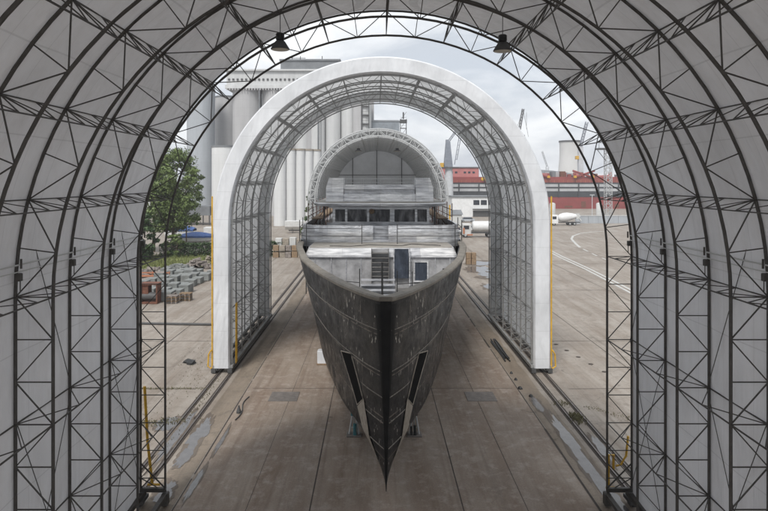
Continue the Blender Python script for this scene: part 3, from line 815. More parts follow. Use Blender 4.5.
# wheelhouse
b = MB(); b.extr(bow_poly(4.75, 54.6, 80, .4), 8.142, 9.22); wh = b.build('wheelhouse', 'alu_dull', ship)
b = MB(); b.extr(bow_poly(4.55, 54.75, 80, .3), 10.5, 10.78); b.build('window_head', 'alu', wh)
b = MB(); b.box(-4.2, 4.2, 56.5, 79, 9.22, 10.5); b.build('wheelhouse_core', 'black', wh)
def wx(px): return (px-375.4)*54.5/F+CX
wins = [(335.2,345),(347.3,367),(369.2,390),(394.5,415),(417.4,427)]
edges = [332.5]+[e for w in wins for e in w]+[429.5]
for i in range(0, len(edges), 2):
    b = MB(); b.box(wx(edges[i]), wx(edges[i+1]), 54.62, 54.9, 9.22, 10.5); b.build('mullion', 'alu', wh)
for a, c in wins:
    b = MB(); b.box(wx(a), wx(c), 54.76, 54.79, 9.32, 10.42); w = b.build('window_pane', 'film', wh)
b = MB(); b.box(-4.0, 4.2, 54.60, 54.9, 9.221, 9.32); b.box(-4.0,4.2,54.6,54.9,10.42,10.499); b.build('window_frame', 'alu', wh)
for x in (-4.9, 4.75):
    b = MB(); b.tube((x, 54.2, 8.14), (x, 54.2, 10.75), .09, 6); b.build('roof_post', 'dark_grey', wh)
b = MB(); b.lathe((wx(371.7), 54.55, 10.0), [(.02,0),(.2,.08),(.26,.24),(.2,.4),(.02,.46)], 14); b.build('work_light', 'timber', wh, smooth=True)
b = MB(); b.path([(-3.9,47.2,7.98),(-2.2,47.0,7.98),(-.9,48.,7.98),(1.6,47.4,7.98),(2.4,48.6,7.98),(4.6,47.6,7.98)], .025, 5); b.build('cable', 'black', house)
# roof visor
def visor(hw, yf, yb, z):
    P = [(hw, yb, z), (-hw, yb, z)]
    for i in range(17):
        t = PI+i*PI/16; P.append((hw*(-abs(math.cos(t))**.6 if math.cos(t) < 0 else abs(math.cos(t))**.6), yf+3.2+3.2*math.sin(t)*1., z))
    return P
b = MB(); b.loft([visor(5.55,52.3,80,10.70), visor(5.85,51.9,80,10.78), visor(5.9,51.8,80,10.98), visor(5.75,52.0,80,11.04)]); rf = b.build('wheelhouse_roof', 'alu_dull', ship)
b = MB(); b.loft([visor(5.70,52.1,79.9,11.042), visor(5.68,52.15,79.9,11.06)]); b.build('roof_deck', 'ply', rf)
# sun deck screen
b = MB(); b.loft([[(-3.3,56.0,11.06),(3.2,56.0,11.06),(3.2,58.5,11.06),(-3.3,58.5,11.06)], [(-3.3,56.1,11.72),(3.2,56.1,11.72),(3.2,58.5,11.72),(-3.3,58.5,11.72)]]); sd = b.build('sundeck_screen', 'alu', ship)
b = MB(); b.box(-3.25,3.15,56.45,58.5,11.722,12.16); b.build('screen_recess', 'alu_dull', sd)
b = MB(); b.loft([[(-3.25,56.15,12.162),(3.15,56.15,12.162),(3.15,58.5,12.162),(-3.25,58.5,12.162)], [(-3.15,56.5,12.56),(3.05,56.5,12.56),(3.05,58.5,12.56),(-3.15,58.5,12.56)]]); b.build('screen_top', 'alu', sd)
for s, a, c in ((-1, -4.75, -3.31), (1, 3.21, 4.65)):
    b = MB(); lo = (a-.12*(s < 0), c+.12*(s > 0))
    b.loft([[(lo[0],55.6,11.06),(lo[1],55.6,11.06),(lo[1],58.6,11.06),(lo[0],58.6,11.06)],
            [(lo[0],55.75,12.3),(lo[1],55.75,12.3),(lo[1],58.6,12.3),(lo[0],58.6,12.3)],
            [(a+.1*(s < 0),56.4,13.2),(c-.1*(s > 0),56.4,13.2),(c-.1*(s > 0),58.6,13.2),(a+.1*(s < 0),58.6,13.2)]])
    b.build('mast_block', 'alu', ship)
b = MB()
for x in (-3.2,-1.6,0,1.5,3.1): b.tube((x,59,12.4), (x,59,13.1), .03, 5)
for z in (12.75, 13.1): b.tube((-3.2,59,z), (3.1,59,z), .03, 5)
b.build('sundeck_rail', 'far_steel', ship)
b = MB(); b.box(-3.6,3.6,64,78,11.06,12.4); b.build('aft_house', 'alu_dull', ship)
b = MB(); b.lathe((-.9,55.6,9.55), [(.05,0),(.32,.12),(.4,.4),(.32,.68),(.05,.8)], 14)

# stands and keel blocks under the ship
def stand(x, y, label, extra, h):
    t = thing('ship_stand', label, 'stand', (x, y, 0), 'steel stands shoring the hull')
    b = MB(); b.box(x-.38, x+.38, y-.3, y+.3, .017, .07, .015); b.build('base_plate', 'plate', t)
    b = MB()
    for dx in (-.24, .24): b.tube((x+dx, y, .07), (x+dx*.35, y, h-.12), .05, 8)
    b.tube((x-.2, y, .4), (x+.2, y, .4), .03, 6); b.tube((x, y+.25, .07), (x, y, h-.15), .035, 6)
    b.build('frame', 'far_steel', t)
    b = MB(); b.box(x-.16, x+.16, y-.14, y+.14, h-.12, h, .02); b.build('head', extra, t)
    if extra == 'teal':
        b = MB(); b.tube((x+.05, y-.12, .07), (x+.05, y-.12, .62), .09, 10); b.build('jack', 'teal', t)
    else:
        b = MB(); b.tube((x+.05, y-.14, .07), (x+.02, y-.14, .55), .07, 10); b.tube((x-.16, y-.14, .07), (x-.16, y-.14, .5), .05, 10); b.build('jack', 'black', t)
stand(-1.52, 31.6, 'small steel stand with a teal jack under the left side of the bow', 'teal', 1.15)
stand(1.55, 31.6, 'small pale steel stand with black jacks under the right side of the bow', 'black', 1.15)
for i in range(9):
    y = 36+i*6.5; b = MB(); b.box(-.55, .55, y-.5, y+.5, .02, .36, .02); b.box(-.45, .45, y-.45, y+.45, .362, .598)
    tag(b.build('keel_block', 'timber', loc=(0, y, 0)), 'timber and concrete keel block hidden in shade under the yacht', 'keel block', 'keel blocks under the yacht')
t = thing('wrapped_crate', 'small white wrapped crate on the floor beside the left side of the hull', 'crate', (-4.15, 43.8, 0))
b = MB(); b.box(-4.55,-3.8,43.5,44.2,.017,.12); b.build('pallet', 'timber', t)
b = MB(); b.box(-4.52,-3.83,43.53,44.17,.121,1.0,.06); b.build('wrap', 'fab_wrap', t)

# cover plates, pipes, hoses
for x0, x1, w in ((-6.75,-5.05,'left'), (5.0,6.75,'right')):
    b = MB(); b.box(x0, x1, 36.4, 38.0, .013, .03, .005)
    tag(b.build('cover_plate', 'plate', loc=(x0, 36.4, 0)), 'square grey steel cover plate set in the floor on the %s of the bow' % w, 'cover plate', 'steel cover plates in the slipway floor')
t = thing('pipe_bundle', 'bundle of black pipes lying on the concrete beside the right wall of the middle shelter', 'pipes', (9.0, 48, 0))
for i in range(5):
    b = MB(); x = 8.85+i*.11; b.path([(x+.03*math.sin(q*.9+i), 44.3+q*.9+.35*(i*2 % 3), .07+(.1 if i == 2 else 0)) for q in range(7)], .05, 7); b.build('pipe', 'black', t)
for i, (x, y, r) in enumerate([(8.7,40.3,.10),(8.6,38.6,.13),(8.9,37.2,.10),(8.7,41.6,.08)]):
    b = MB(); n = 9
    b.lathe((x,y,.012), [(r*1.2,0),(r*1.1,.05),(r*.6,.12),(r*.15,.14)], n)
    for v in b.v: v.x += r*.4*noise.noise(v*5); v.y += r*.7*noise.noise(v*4+Vector((3,1,i)))
    tag(b.build('debris_lump', 'black', loc=(x,y,0)), 'dark lump of debris lying along the right edge of the slipway lane', 'debris', 'dark lumps of debris by the right rail')
b = MB(); b.path([(-8.0+.12*math.sin(i*.8), 33.5+i*.45, .05) for i in range(9)], .03, 6); b.lathe((-8.05,34.6,.0), [(.14,.01),(.14,.1),(.05,.35),(.05,.42)], 10)
tag(b.build('hose', 'dark_grey', loc=(-8,35,0)), 'short dark hose with a tap fitting lying on the groove left of the lane', 'hose')
# rubbish between near shelter feet and middle shelter on the left
b = MB(); b.lathe((-13.6,44,0), [(.42,.01),(.4,.14),(.2,.26),(.08,.28)], 12)
for v in b.v: v.x += .4*noise.noise(v*2.5); v.y += .4*noise.noise(v*2+Vector((3,1,0)))
tag(b.build('tarp_heap', 'black', loc=(-13.6,44,0)), 'dark crumpled tarpaulin heap on the concrete left of the near shelter', 'tarpaulin')
b = MB(); b.tube((-22,55.8,.11),(-12.5,55.2,.11),.11,8); tag(b.build('long_pipe', 'dark_grey', loc=(-17,55.5,0)), 'long dark pipe lying on the yard left of the middle shelter', 'pipe')

# ------------------------------------------------------------------ left yard
blk = thing('concrete_block', 'pale grey-green cast concrete block standing in the rows left of the middle shelter', 'concrete block', (-22, 72, 0), 'cast concrete blocks stored in rows')
b = MB(); b.box(-22.6,-21.4,71.4,72.6,.08,1.0,.03); b.build('block_body', 'block', blk)
b = MB(); b.box(-22.55,-22.4,71.45,72.55,.0,.08); b.box(-21.6,-21.45,71.45,72.55,.0,.08); b.build('bearer', 'timber', blk)
first = True
for r in range(9):
    for c in range(8):
        y = 67.2+r*2.2; x = -31.4+c*1.42+r*.3
        if x > -21.7-.12*r+.5*(r > 4): continue
        if random.random() < .14: continue
        l = (x+random.gauss(0,.05), y+random.gauss(0,.08), 0)
        if first: blk.location = l; first = False; continue
        cb_ = copy_tree(blk, l, rz=random.gauss(0,.035)); cb_.scale = (random.uniform(.9,1.08),random.uniform(1.2,1.5),random.uniform(.6,1.15))
t = thing('rusty_machine', 'rusty red steel winch frame standing at the near end of the concrete block rows', 'machine', (-24.2, 65.5, 0))
b = MB(); b.box(-25.2,-23.3,64.9,66.4,0.01,.2); 
for x in (-25.1,-23.45): b.box(x,x+.14,65.,66.3,.2,2.0)
b.box(-25.2,-23.3,64.9,66.4,2.0,2.12); b.box(-25.0,-24.3,65.1,66.2,.9,1.98); b.build('frame', 'rust', t)
b = MB(); b.tube((-24.95,65.4,.75),(-23.45,65.4,.75),.42,16); b.build('drum', 'dark_grey', t, smooth=True)
for i, (x, y) in enumerate([(-21.9,65.6),(-20.9,67.0),(-22.6,66.9)]):
    t = thing('pallet_stack', 'stack of weathered pallets and scrap in front of the block rows, %s' % ['nearest the rusty winch','rightmost one','just behind the others'][i], 'pallets', (x,y,0))
    for k in range(5):
        b = MB(); z = k*.17
        for q in range(5): b.box(x-.6, x+.6, y-.5+q*.22, y-.4+q*.22, z+.11, z+.14)
        for q in (-.55,0,.45): b.box(x+q, x+q+.1, y-.5, y+.48, z+.0 if k else .01, z+.11)
        b.build('pallet', 'timber' if (k+i) % 2 else 'rubble', t)
b = MB(); b.box(-34,-27,80,80.1,.5,.75); b.box(-34,-27,80,80.1,.95,1.1)
for x in (-34,-31.6,-29.3,-27.1): b.box(x,x+.1,80.1,80.2,.02,1.2)
tag(b.build('barrier', 'orange', loc=(-30,80,0)), 'long orange barrier rail behind the rusty winch', 'barrier')
# rubble piles behind the blocks
for i, (x, y, sx, h) in enumerate([(-30.5,85,2.6,1.1),(-28.6,88.5,2.4,1.2),(-26.6,91.5,2.2,1.4),(-25.2,96,2.0,2.2),(-33.5,83,2.6,.9)]):
    b = MB()
    for k in range(110):
        r = random.random()**.6; a = random.random()*2*PI; qx = x+sx*r*math.cos(a); qy = y+1.3*r*math.sin(a); z = h*(1-r)*random.uniform(.5,1)
        s = random.uniform(.12,.45); ang = random.random()*PI; k0 = len(b.v)
        b.box(-s, s, -s*.7, s*.7, -s*.35, s*.35); ca, sa = math.cos(ang), math.sin(ang); ti = random.gauss(0,.5)
        for v in b.v[k0:]:
            X_, Z_ = v.x*math.cos(ti)-v.z*math.sin(ti), v.x*math.sin(ti)+v.z*math.cos(ti)
            v.x, v.y, v.z = qx+X_*ca-v.y*sa, qy+X_*sa+v.y*ca, max(.02, z+Z_+s*.3)
    tag(b.build('rubble_pile', ['rubble','block','rubble','primer','rubble'][i], loc=(x,y,0)), ['heap of broken rubble behind the middle of the block rows','low heap of pale concrete scraps behind the blocks','heap of brown rubble right of the block rows','tall heap of pale scrap just left of the yellow pole','low brown rubble heap farthest left'][i], 'rubble')
# hedge and trees
def leaves(b, c, r, n, size, clump=None, flat=1.):
    c = Vector(c)
    for k in range(n):
        d = Vector((random.gauss(0,1), random.gauss(0,1), random.gauss(0,1))).normalized()
        p = c+Vector((d.x*r[0], d.y*r[1], d.z*r[2]))*(random.random()**.4)
        a = Vector((random.gauss(0,1), random.gauss(0,1), random.gauss(0,1))).normalized(); q = a.cross(d)
        if q.length < .1: continue
        q.normalize(); s = size*random.uniform(.6,1.4)
        b.quad(p-a*s, p-q*s*.55, p+a*s, p+q*s*.55)
def tree(x, y, h, r, label, nclump=60, per=160, size=.22, m='foliage', trunkr=.3, low=.25, name='tree'):
    t = thing(name, label, 'tree', (x,y,0))
    b = MB(); base = Vector((x,y,0)); top = Vector((x+random.gauss(0,.3), y, h*.75))
    b.tube(base, base.lerp(top,.5), trunkr, 8, trunkr*.7); b.tube(base.lerp(top,.5), top, trunkr*.7, 7, trunkr*.3)
    b2 = MB()
    for k in range(nclump):
        a = random.random()*2*PI; zz = random.random(); rr = r*math.sqrt(max(.05, 1-(2*zz-1)**2*.8))*random.uniform(.35,1.)
        c = Vector((x+rr*math.cos(a), y+rr*math.sin(a), h*(low+(1-low)*zz*.93)))
        cr = r*random.uniform(.12,.30); leaves(b2, c, (cr,cr,cr*.65), per, size)
        if k % 3 == 0: b.tube(base.lerp(top, min(1,c.z/h*.8)), c, trunkr*.22, 5, .03)
    b.build('trunk', 'bark', t); b2.build('crown', m, t)
    return t
tree(-35.0,106,19.0,5.4,'tall broad green tree rising behind the left wall of the near shelter', 170, 110, .21)
tree(-40.5,112,15.5,5.5,'second tall tree, leaning out of the left wall edge behind the tallest one', 70, 150, .26, 'foliage')
tree(-37.6,98,8.0,3.2,'lower dark bushy tree in front of the tall tree by the hedge', 60, 150, .2, 'foliage2', .2, .05)
tree(-40.5,96,9.0,4.4,'large dark shrub tree at the far left of the grass bank', 70, 140, .22, 'foliage2', .2, .03)
tree(-33.4,102,4.4,1.7,'young round bush at the left end of the hedge', 36, 120, .17, 'foliage', .12, .04)
t = thing('hedge', 'long clipped dark green hedge above the grass bank in front of the boats', 'hedge', (-26,105,0))
b = MB()
for i in range(9000):
    x = random.uniform(-36,-14.5); y = 104.5+(x+26)*.2+random.uniform(-.9,.9); z = random.uniform(.1,2.35)+.15*noise.noise(Vector((x*.8,0,0)))
    if random.random() < .3: z = 2.3+random.gauss(0,.1)
    p = Vector((x,y,z)); a = Vector((random.gauss(0,1),random.gauss(0,1),random.gauss(0,1))).normalized(); q = a.cross(Vector((random.gauss(0,1),random.gauss(0,1),1))).normalized(); s = .15*random.uniform(.6,1.5)
    b.quad(p-a*s, p-q*s*.6, p+a*s, p+q*s*.6)
b.build('leaves', 'foliage2', t)
b = MB()
for i in range(40): x = -36+i*.54; b.tube((x,104.5+(x+26)*.2,.0),(x+random.gauss(0,.1),104.5+(x+26)*.2,1.9),.05,5)
b.build('stems', 'bark', t)
tree(-12.6,140,9.4,3.5,'dark bush seen left of the yacht superstructure above the pallets', 50, 120, .26, 'foliage2', .2, .02)
tree(-15.5,143,7.0,2.6,'smaller paler bush beside the dark bush left of the yacht', 30, 110, .24, 'foliage', .15, .02)
tree(-17.2,165,10.5,1.7,'small round topped tree in front of the white silos', 26, 120, .22, 'foliage2', .2, .45)
tree(17.4,168,7.5,1.9,'small light green bush right of the far shelter', 26, 100, .24, 'foliage', .15, .05)
tree(-33.,150,8.2,2.4,'round dark tree behind the blue boats', 30, 110, .25, 'foliage2', .2, .25)

# boats on the hard
def boat(x, y, L, h, hullm, label, cover=None, cab=True, flip=1):
    t = thing('boat', label, 'boat', (x,y,0), 'small boats laid up behind the hedge')
    b = MB(); secs = []
    for i in range(9):
        u = i/8; hw = 1.25*(1-.9*max(0,(u-.45)/.55)**2); k = .9*max(0,(u-.6)/.4)**2; X_ = x+flip*(u-.5)*L
        secs.append([(X_, y-hw, 1.+h), (X_, y-hw*.8, .9+.35*h+k*.4), (X_, y, .75+k), (X_, y+hw*.8, .9+.35*h+k*.4), (X_, y+hw, 1.+h)][::flip])
    b.loft(secs); b.build('hull', hullm, t)
    if cover:
        b = MB(); secs = []
        for i in range(8):
            u = i/7; hw = 1.3*(1-.85*max(0,(u-.45)/.55)**2); X_ = x+flip*(u-.5)*L; hh = 1.02+h+.75*math.sin(PI*min(1,u*.9+.12))**.7
            secs.append([(X_, y-hw, .72+h), (X_, y-hw, 1.05+h), (X_, y, hh), (X_, y+hw, 1.05+h), (X_, y+hw, .72+h)][::flip])
        b.loft(secs); b.build('cover', cover, t)
    elif cab:
        b = MB(); b.box(x-L*.22, x+L*.15, y-.85, y+.85, 1.0+h, 1.95+h, .12); c = b.build('cabin', 'white', t)
        b = MB(); b.box(x-L*.18, x+L*.12, y-.89, y-.86, 1.35+h, 1.7+h); b.build('window', 'glass', c)
    b = MB()
    for dx in (-.28,.25):
        for dy in (-.9,.9): b.tube((x+dx*L,y+dy,0),(x+dx*L,y+dy*.6,1.2),.05,5)
    b.box(x-.4*L,x+.35*L,y-.08,y+.08,.5,.74); b.build('cradle', 'dark_grey', t)
boat(-34.5,120,6.6,1.2,'white','boat under a bright blue cover, the longest one above the hedge','blue')
boat(-40.5,127,6.2,1.9,'white','boat with a blue cover half hidden behind the trees','blue',flip=-1)
boat(-29.0,124,5.8,1.0,'white','white motor boat with small cabin right of the blue covered boat')
boat(-33.5,134,7.5,1.8,'white','white boat standing behind the blue covered boat')
boat(-26.,132,6.,1.5,'offwhite','cream boat half behind the white front edge of the middle shelter')
boat(-18.4,152,8.2,2.0,'white','long white boat lying left of the yacht below the white silos',cab=False)
b = MB(); b.tube((-35.8,116,0),(-35.8,116,8.2),.12,7); b.box(-36.3,-35.3,115.95,116.05,7.6,7.75); tag(b.build('timber_pole','bark',loc=(-35.8,116,0)),'thin brown utility pole standing between the hedge and boats','pole')
# pallets left of the ship
t = thing('pallet_stack', 'brown crates and wrapped goods piled left of the yacht bow rim', 'crates', (-15, 104, 0))
for i in range(12):
    x = -17.6+(i % 6)*1.05; z = (i//6)*1.1; b = MB(); b.box(x, x+.95, 103.5+random.random()*.6, 105, z+.03, z+1.+random.uniform(-.15,.05), .03); b.build('crate', ['timber','primer','rubble'][i % 3], t)
for i in range(5):
    x = -17.5+i*1.2; b = MB(); b.box(x, x+1.1, 105.6, 106.8, .02, 3.0+random.uniform(-.3,.3), .05); b.build('wrapped_pallet', ['offwhite','primer'][i % 2], t)
t = thing('pallet_stack', 'small brown block stack right of the yacht rim inside the middle shelter line', 'crates', (14.3, 96, 0))
for i in range(4):
    b = MB(); b.box(13.6+(i % 2)*.8,14.3+(i % 2)*.8,95.5,96.5,.02+(i//2)*.9,.88+(i//2)*.9,.03); b.build('crate','timber',t)

# ------------------------------------------------------------------ silos and plant at left
def cyl(name, x, y, r, z1, m, label, group=None, rim=None, cat='silo'):
    t = thing(name, label, cat, (x,y,0), group)
    b = MB(); b.lathe((x,y,0), [(r,0),(r,z1)], 40); b.build('shell', m, t, smooth=True)
    b = MB(); b.lathe((x,y,0), [(r+.15,z1),(r+.15,z1+.5),(r*.96,z1+.5),(r*.96,z1+.12),(r*.9,z1+.12)], 40); b.build('top_rim', rim or 'roof_grey', t, smooth=True)
    return t
names = ['leftmost','second','third','fourth','fifth','sixth','seventh']
w = thing('silo_building', 'huge grey concrete grain silo block with a gallery on top, behind the middle shelter', 'silo building', (-45, 232, 0))
xs = [(-47.8,5.25),(-37.0,5.25),(-26.2,5.25)]
for i, (x, r) in enumerate(xs):
    b = MB(); b.lathe((x,229,0), [(r,0),(r,46)], 40); b.build('silo_shell', 'silo', w, smooth=True)
for i in range(5):
    b = MB(); b.lathe((-19.0+i*5.6-8.0,226+.1*i,0), [(2.72,0),(2.72,44)], 32); b.build('silo_shell', 'silo_pale', w, smooth=True)
b = MB(); b.box(-53,-1.,232,242,0,46); b.build('rear_wall', 'silo', w)
b = MB(); b.box(-54.6,-14,223.2,240,46.0,47.2); b.box(-54.2,-14.4,223.8,239,47.2,52.3); b.box(-54.8,-13.8,223.0,240,52.3,52.9); gal = b.build('gallery', 'silo_pale', w)
for i in range(26):
    x = -53.6+i*1.55; b = MB(); b.box(x, x+.7, 223.55, 223.79, 48.9, 49.6); b.build('window', 'dark_grey', gal)
for i in range(40):
    x = -54.+i*1.0; b = MB(); b.box(x,x+.35,222.8,223.15,45.3,45.95); b.build('bracket','silo',gal)
for x in (-42.2,-31.6,-21.0):
    b = MB(); b.tube((x,223.2,0),(x,223.2,46),.28,8); b.tube((x+.9,223.4,0),(x+.9,223.4,44),.12,6); b.build('downpipe','roof_grey',w)
b = MB()
for x in (-36.2,-35.5): b.tube((x,223.4,1),(x,223.4,47),.06,4)
for i in range(60): b.tube((-36.2,223.4,1.5+i*.75),(-35.5,223.4,1.5+i*.75),.05,4)
b.build('ladder','dark_grey',w)
b = MB(); b.box(-35,-13.5,226,238,52.9,56.4); b.box(-35.4,-13.1,225.6,238.4,56.4,57.0); b.build('penthouse', 'roof_grey', w)
b = MB()
for x in (-31,-28,-20): b.tube((x,228,57),(x,228,58.5),.15,5)
b.tube((-32,227,57.6),(-26,227,57.6),.12,5); b.build('roof_railing', 'dark_grey', w)
cyl('silo', -66.8, 236, 5.2, 49, 'silo_blue', 'tall smooth bluish silo at the far left, beside the tree')
b = MB(); 
cyl('silo', -60.3, 250, 4.6, 46, 'silo', 'dark narrow silo in the shadowed gap right of the bluish silo')
cyl('silo', -43.5, 176, 3.3, 22.2, 'silo_white', 'lone white silo just left of the middle shelter edge')
for i, x in enumerate((-27.6,-24.9,-22.4,-20.2,-18.0)):
    cyl('silo', x, 176+i*1.6, 1.5 if i else 1.7, 21.5, 'silo_white', '%s in the row of slim white silos left of the far shelter' % names[i], 'row of slim white silos', 'primer')
t = thing('plant_tower', 'open concrete stair tower with floor slabs, right end of the silo block', 'tower', (-4.5, 226, 0))
b = MB(); b.box(-8.4,-5.6,223.2,228,0,41.6); b.build('core','silo',t)
b = MB()
for i in range(13): b.box(-5.59,-2.6,223.,228,1+i*3.2,1.35+i*3.2)
for x in (-5.5,-2.95): 
    for y in (223.05,227.6): b.box(x,x+.3,y,y+.35,0,41.5)
for i in range(13): b.tube((-5.5,223,2.4+i*3.2),(-2.6,223,2.4+i*3.2),.06,4)
b.build('floor_frame','dark_grey',t)
t = thing('clad_building', 'blue-grey corrugated metal building above the far shelter', 'building', (3, 232, 0))
b = MB(); b.box(-2.4,8.4,228,240,0,34.4); b.build('wall','clad',t)
b = MB(); b.loft([[(-2.6,227.8,34.4),(8.6,227.8,34.4),(8.6,240,34.4),(-2.6,240,34.4)],[(-2.6,227.8,34.6),(8.6,227.8,34.6),(8.6,240,36.2),(-2.6,240,36.2)]]); b.build('roof','roof_grey',t)
b = MB()
for i in range(27): b.box(-2.3+i*.4,-2.15+i*.4,227.9,227.99,.1,34.3)
b.build('cladding_rib','clad',t)
b = MB()
for x in (8.8,11.0):
    for y in (228,230.2): b.tube((x,y,0),(x,y,35.5),.12,4)
for i in range(12):
    z = 2+i*3; b.box(8.7,11.1,227.9,230.3,z,z+.15); b.tube((8.8,228,z),(11,228,z+3),.09,4); b.tube((8.8,227.9,z+1),(11,227.9,z+1),.05,4)
b.tube((9.9,229,35.5),(9.9,229,38),.3,6); b.box(8.6,11.2,228,230.3,34,35.2); b.build('stair_tower','dark_grey',t)
t = thing('shed', 'low dark grey plant shed with posts in front of the bluish silo', 'shed', (-54,180,0))
b = MB(); b.box(-57.5,-48,178,186,2.8,5.5); b.build('wall','roof_grey',t)
for i in range(6): b = MB(); b.box(-57.3+i*1.8,-57.0+i*1.8,178.1,178.4,0,2.8); b.build('post','dark_grey',t)
# low sheds on the horizon between things
for i,(x0,x1,y,h,m) in enumerate([(-95,-62,255,9,'offwhite'),(-14,-4,200,6,'silo_pale'),(12.5,24,175,3.2,'offwhite')]):
    t = thing('shed', ['long pale warehouse behind the left trees','low pale annex behind the far shelter','low pale lean-to right of the far shelter'][i], 'shed', (x0,y,0))
    b = MB(); b.box(x0,x1,y,y+8,0,h); b.build('wall', m, t); b = MB(); b.loft([[(x0-.3,y-.3,h),(x1+.3,y-.3,h),(x1+.3,y+8.3,h),(x0-.3,y+8.3,h)],[(x0-.3,y+3.8,h+1.2),(x1+.3,y+3.8,h+1.2),(x1+.3,y+4.2,h+1.2),(x0-.3,y+4.2,h+1.2)]]); b.build('roof','roof_grey',t)

# ------------------------------------------------------------------ right side: docked ship, cranes, tower, trucks
t = thing('bulk_carrier', 'long docked cargo ship with red lower hull and dark upper stripe across the right background', 'ship', (60,280,0))
def band(z0,z1,y0,m,name,x0=26,x1=150):
    b = MB(); b.box(x0,x1,y0,y0+26,z0,z1); return b.build(name,m,t)
band(-1,5.3,280.0,'ship_red','lower_hull'); band(5.3,7.9,279.9,'ship_black','black_stripe'); band(7.9,9.1,279.8,'ship_grey','pale_stripe'); band(9.1,9.9,279.85,'ship_black','sheer_strake'); band(9.9,11.2,279.8,'ship_grey','upper_strake'); band(11.2,11.8,279.7,'ship_black','rubbing_band')
band(11.8,14.4,281.5,'ship_red','deck_coaming')
for i in range(34):
    x = 50+i*2.1+random.uniform(0,1); b = MB(); hh = random.uniform(.6,2.6); wv = random.uniform(.5,2.6)
    b.box(x,x+wv,281.6+random.random()*4,286+random.random(),14.4,14.4+hh); 
    b.build('deck_fitting', random.choice(['ship_red','rust','roof_grey','ship_grey','ship_pink']), t)
for i in range(13):
    x = 28+i*9.; b = MB(); b.box(x,x+.5,279.4,279.75,5.2,11.2); b.build('fender_post','ship_black',t)
for i in range(8):
    x = 55+i*7.5; b = MB(); b.box(x,x+random.uniform(2,4),279.94,279.99,.5,random.uniform(1.2,4.6)); b.build('hull_patch','rust',t)
b = MB()
for i in range(60): x = 26.5+i*2.; b.tube((x,280.2,11.8),(x,280.2,13.),.07,4)
for z in (12.4,13.): b.tube((26,280.2,z),(146,280.2,z),.06,4)
b.build('deck_rail','orange',t)
b = MB(); b.box(27,47,284,296,14.4,18.6,.2); sh = b.build('deckhouse','ship_pink',t); 
b = MB(); b.box(26.5,47.5,283.5,296.5,18.6,19.0); b.build('roof','roof_grey',sh)
for x in (32,34,36,40,42,44): b = MB(); b.box(x,x+1.1,283.9,284,16,16.9); b.build('window','glass',sh)
for i, (x, zz) in enumerate([(78,13),(90,13),(98,13),(110,13),(70,13)]):
    b = MB(); xa, xb = x, x+(9 if i % 2 else -9); b.tube((xa,281,14.2),(xb,281,17.2),.45,6); b.tube((xa,281,14.2),(xa,281,16),.5,6); d = b.build('deck_boom','ship_red',t)
    b = MB(); b.lathe((xa,280.6,13.9),[(.7,0),(.7,1.1)],10); b.build('boom_foot','yellow',d)
for i, x in enumerate((51,52.6)): 
    b = MB(); b.lathe((x-3,279.0,12.6),[(.5,0),(.9,.3),(.9,1.2),(.5,1.5)],10); b.build('winch','yellow',t)
# quay elevated gantry in front
t = thing('warehouse', 'white quay building with a row of dark windows right of the far shelter', 'building', (32,218,0))
b = MB(); b.box(26.6,47,219,232,0,6.9); b.build('wall','white',t); b = MB(); b.box(26.3,47.3,218.6,232.3,6.9,7.3); b.build('roof','roof_grey',t)
for x in (34.2,36.8,39.4,42):
    b = MB(); b.box(x,x+2.1,218.92,219.0,4.2,5.9); b.build('window','glass',t)
b = MB(); b.box(34,44.5,218.9,218.99,0,2.1); b.build('doorway','dark_grey',t)
b = MB(); b.box(33.9,46.9,217.9,218.91,2.6,2.85); b.build('canopy','dark_grey',t)
# dock crane
def lattice(b, a, c, w, n, r):
    a = Vector(a); c = Vector(c); d = (c-a).normalized(); u = d.cross(Vector((0,1,0)))
    if u.length < .1: u = Vector((1,0,0))
    u.normalize(); v = d.cross(u)
    cor = [u*w+v*w, -u*w+v*w, -u*w-v*w, u*w-v*w]
    for q in cor: b.tube(a+q, c+q, r, 4)
    for i in range(n):
        p = a.lerp(c, i/n); p2 = a.lerp(c, (i+1)/n)
        for k in range(4): b.tube(p+cor[k], p2+cor[(k+1) % 4], r*.7, 4); b.tube(p+cor[k], p+cor[(k+1) % 4], r*.7, 4)
t = thing('dock_crane', 'grey slewing dock crane with raised jib right of the far shelter', 'crane', (30.5,262,0))
b = MB(); b.lathe((30.6,262,0),[(2.0,0),(1.8,12),(1.5,18.5)],16); b.build('pedestal','crane_pale',t,smooth=True)
b = MB(); b.loft([[(28.6,260.5,18.5),(32.1,260.5,18.5),(32.1,264,18.5),(28.6,264,18.5)],[(28.7,260.6,21),(31.9,260.6,21),(31.9,264,21),(28.7,264,21)],[(29.3,261,29),(31.1,261,29),(31.1,263,29),(29.3,263,29)],[(29.3,261.2,30),(30.4,261.2,30),(30.4,262.8,30),(29.3,262.8,30)]]); b.build('slewing_house','crane_grey',t)
b = MB(); lattice(b,(30.3,262,29),(34.1,262,34.3),.4,5,.14); b.tube((34.1,262,34.3),(36.1,262,33.4),.3,5); b.tube((36.1,262,33.4),(34.,262,21.5),.16,5); b.tube((35.3,262,33.6),(33.,262,19.5),.16,5)
for i in range(6): b.tube((35.9-.35*i,262,32-2*i),(34.9-.35*i,262,31.4-2*i),.1,4)
b.build('jib','crane_grey',t)
b = MB(); b.box(26.9,28.4,260.8,263,18.4,20.2,.1); b.build('cab','yellow',t)
b = MB(); b.box(26.6,34.4,259.6,264.4,18.0,18.4); b.build('platform','dark_grey',t)
t = thing('tower_crane', 'thin dark luffing crane rising behind the top right of the middle shelter', 'crane', (74,330,0))
b = MB(); lattice(b,(76,330,0),(76,330,37),.9,14,.16); b.build('mast','dark_grey',t)
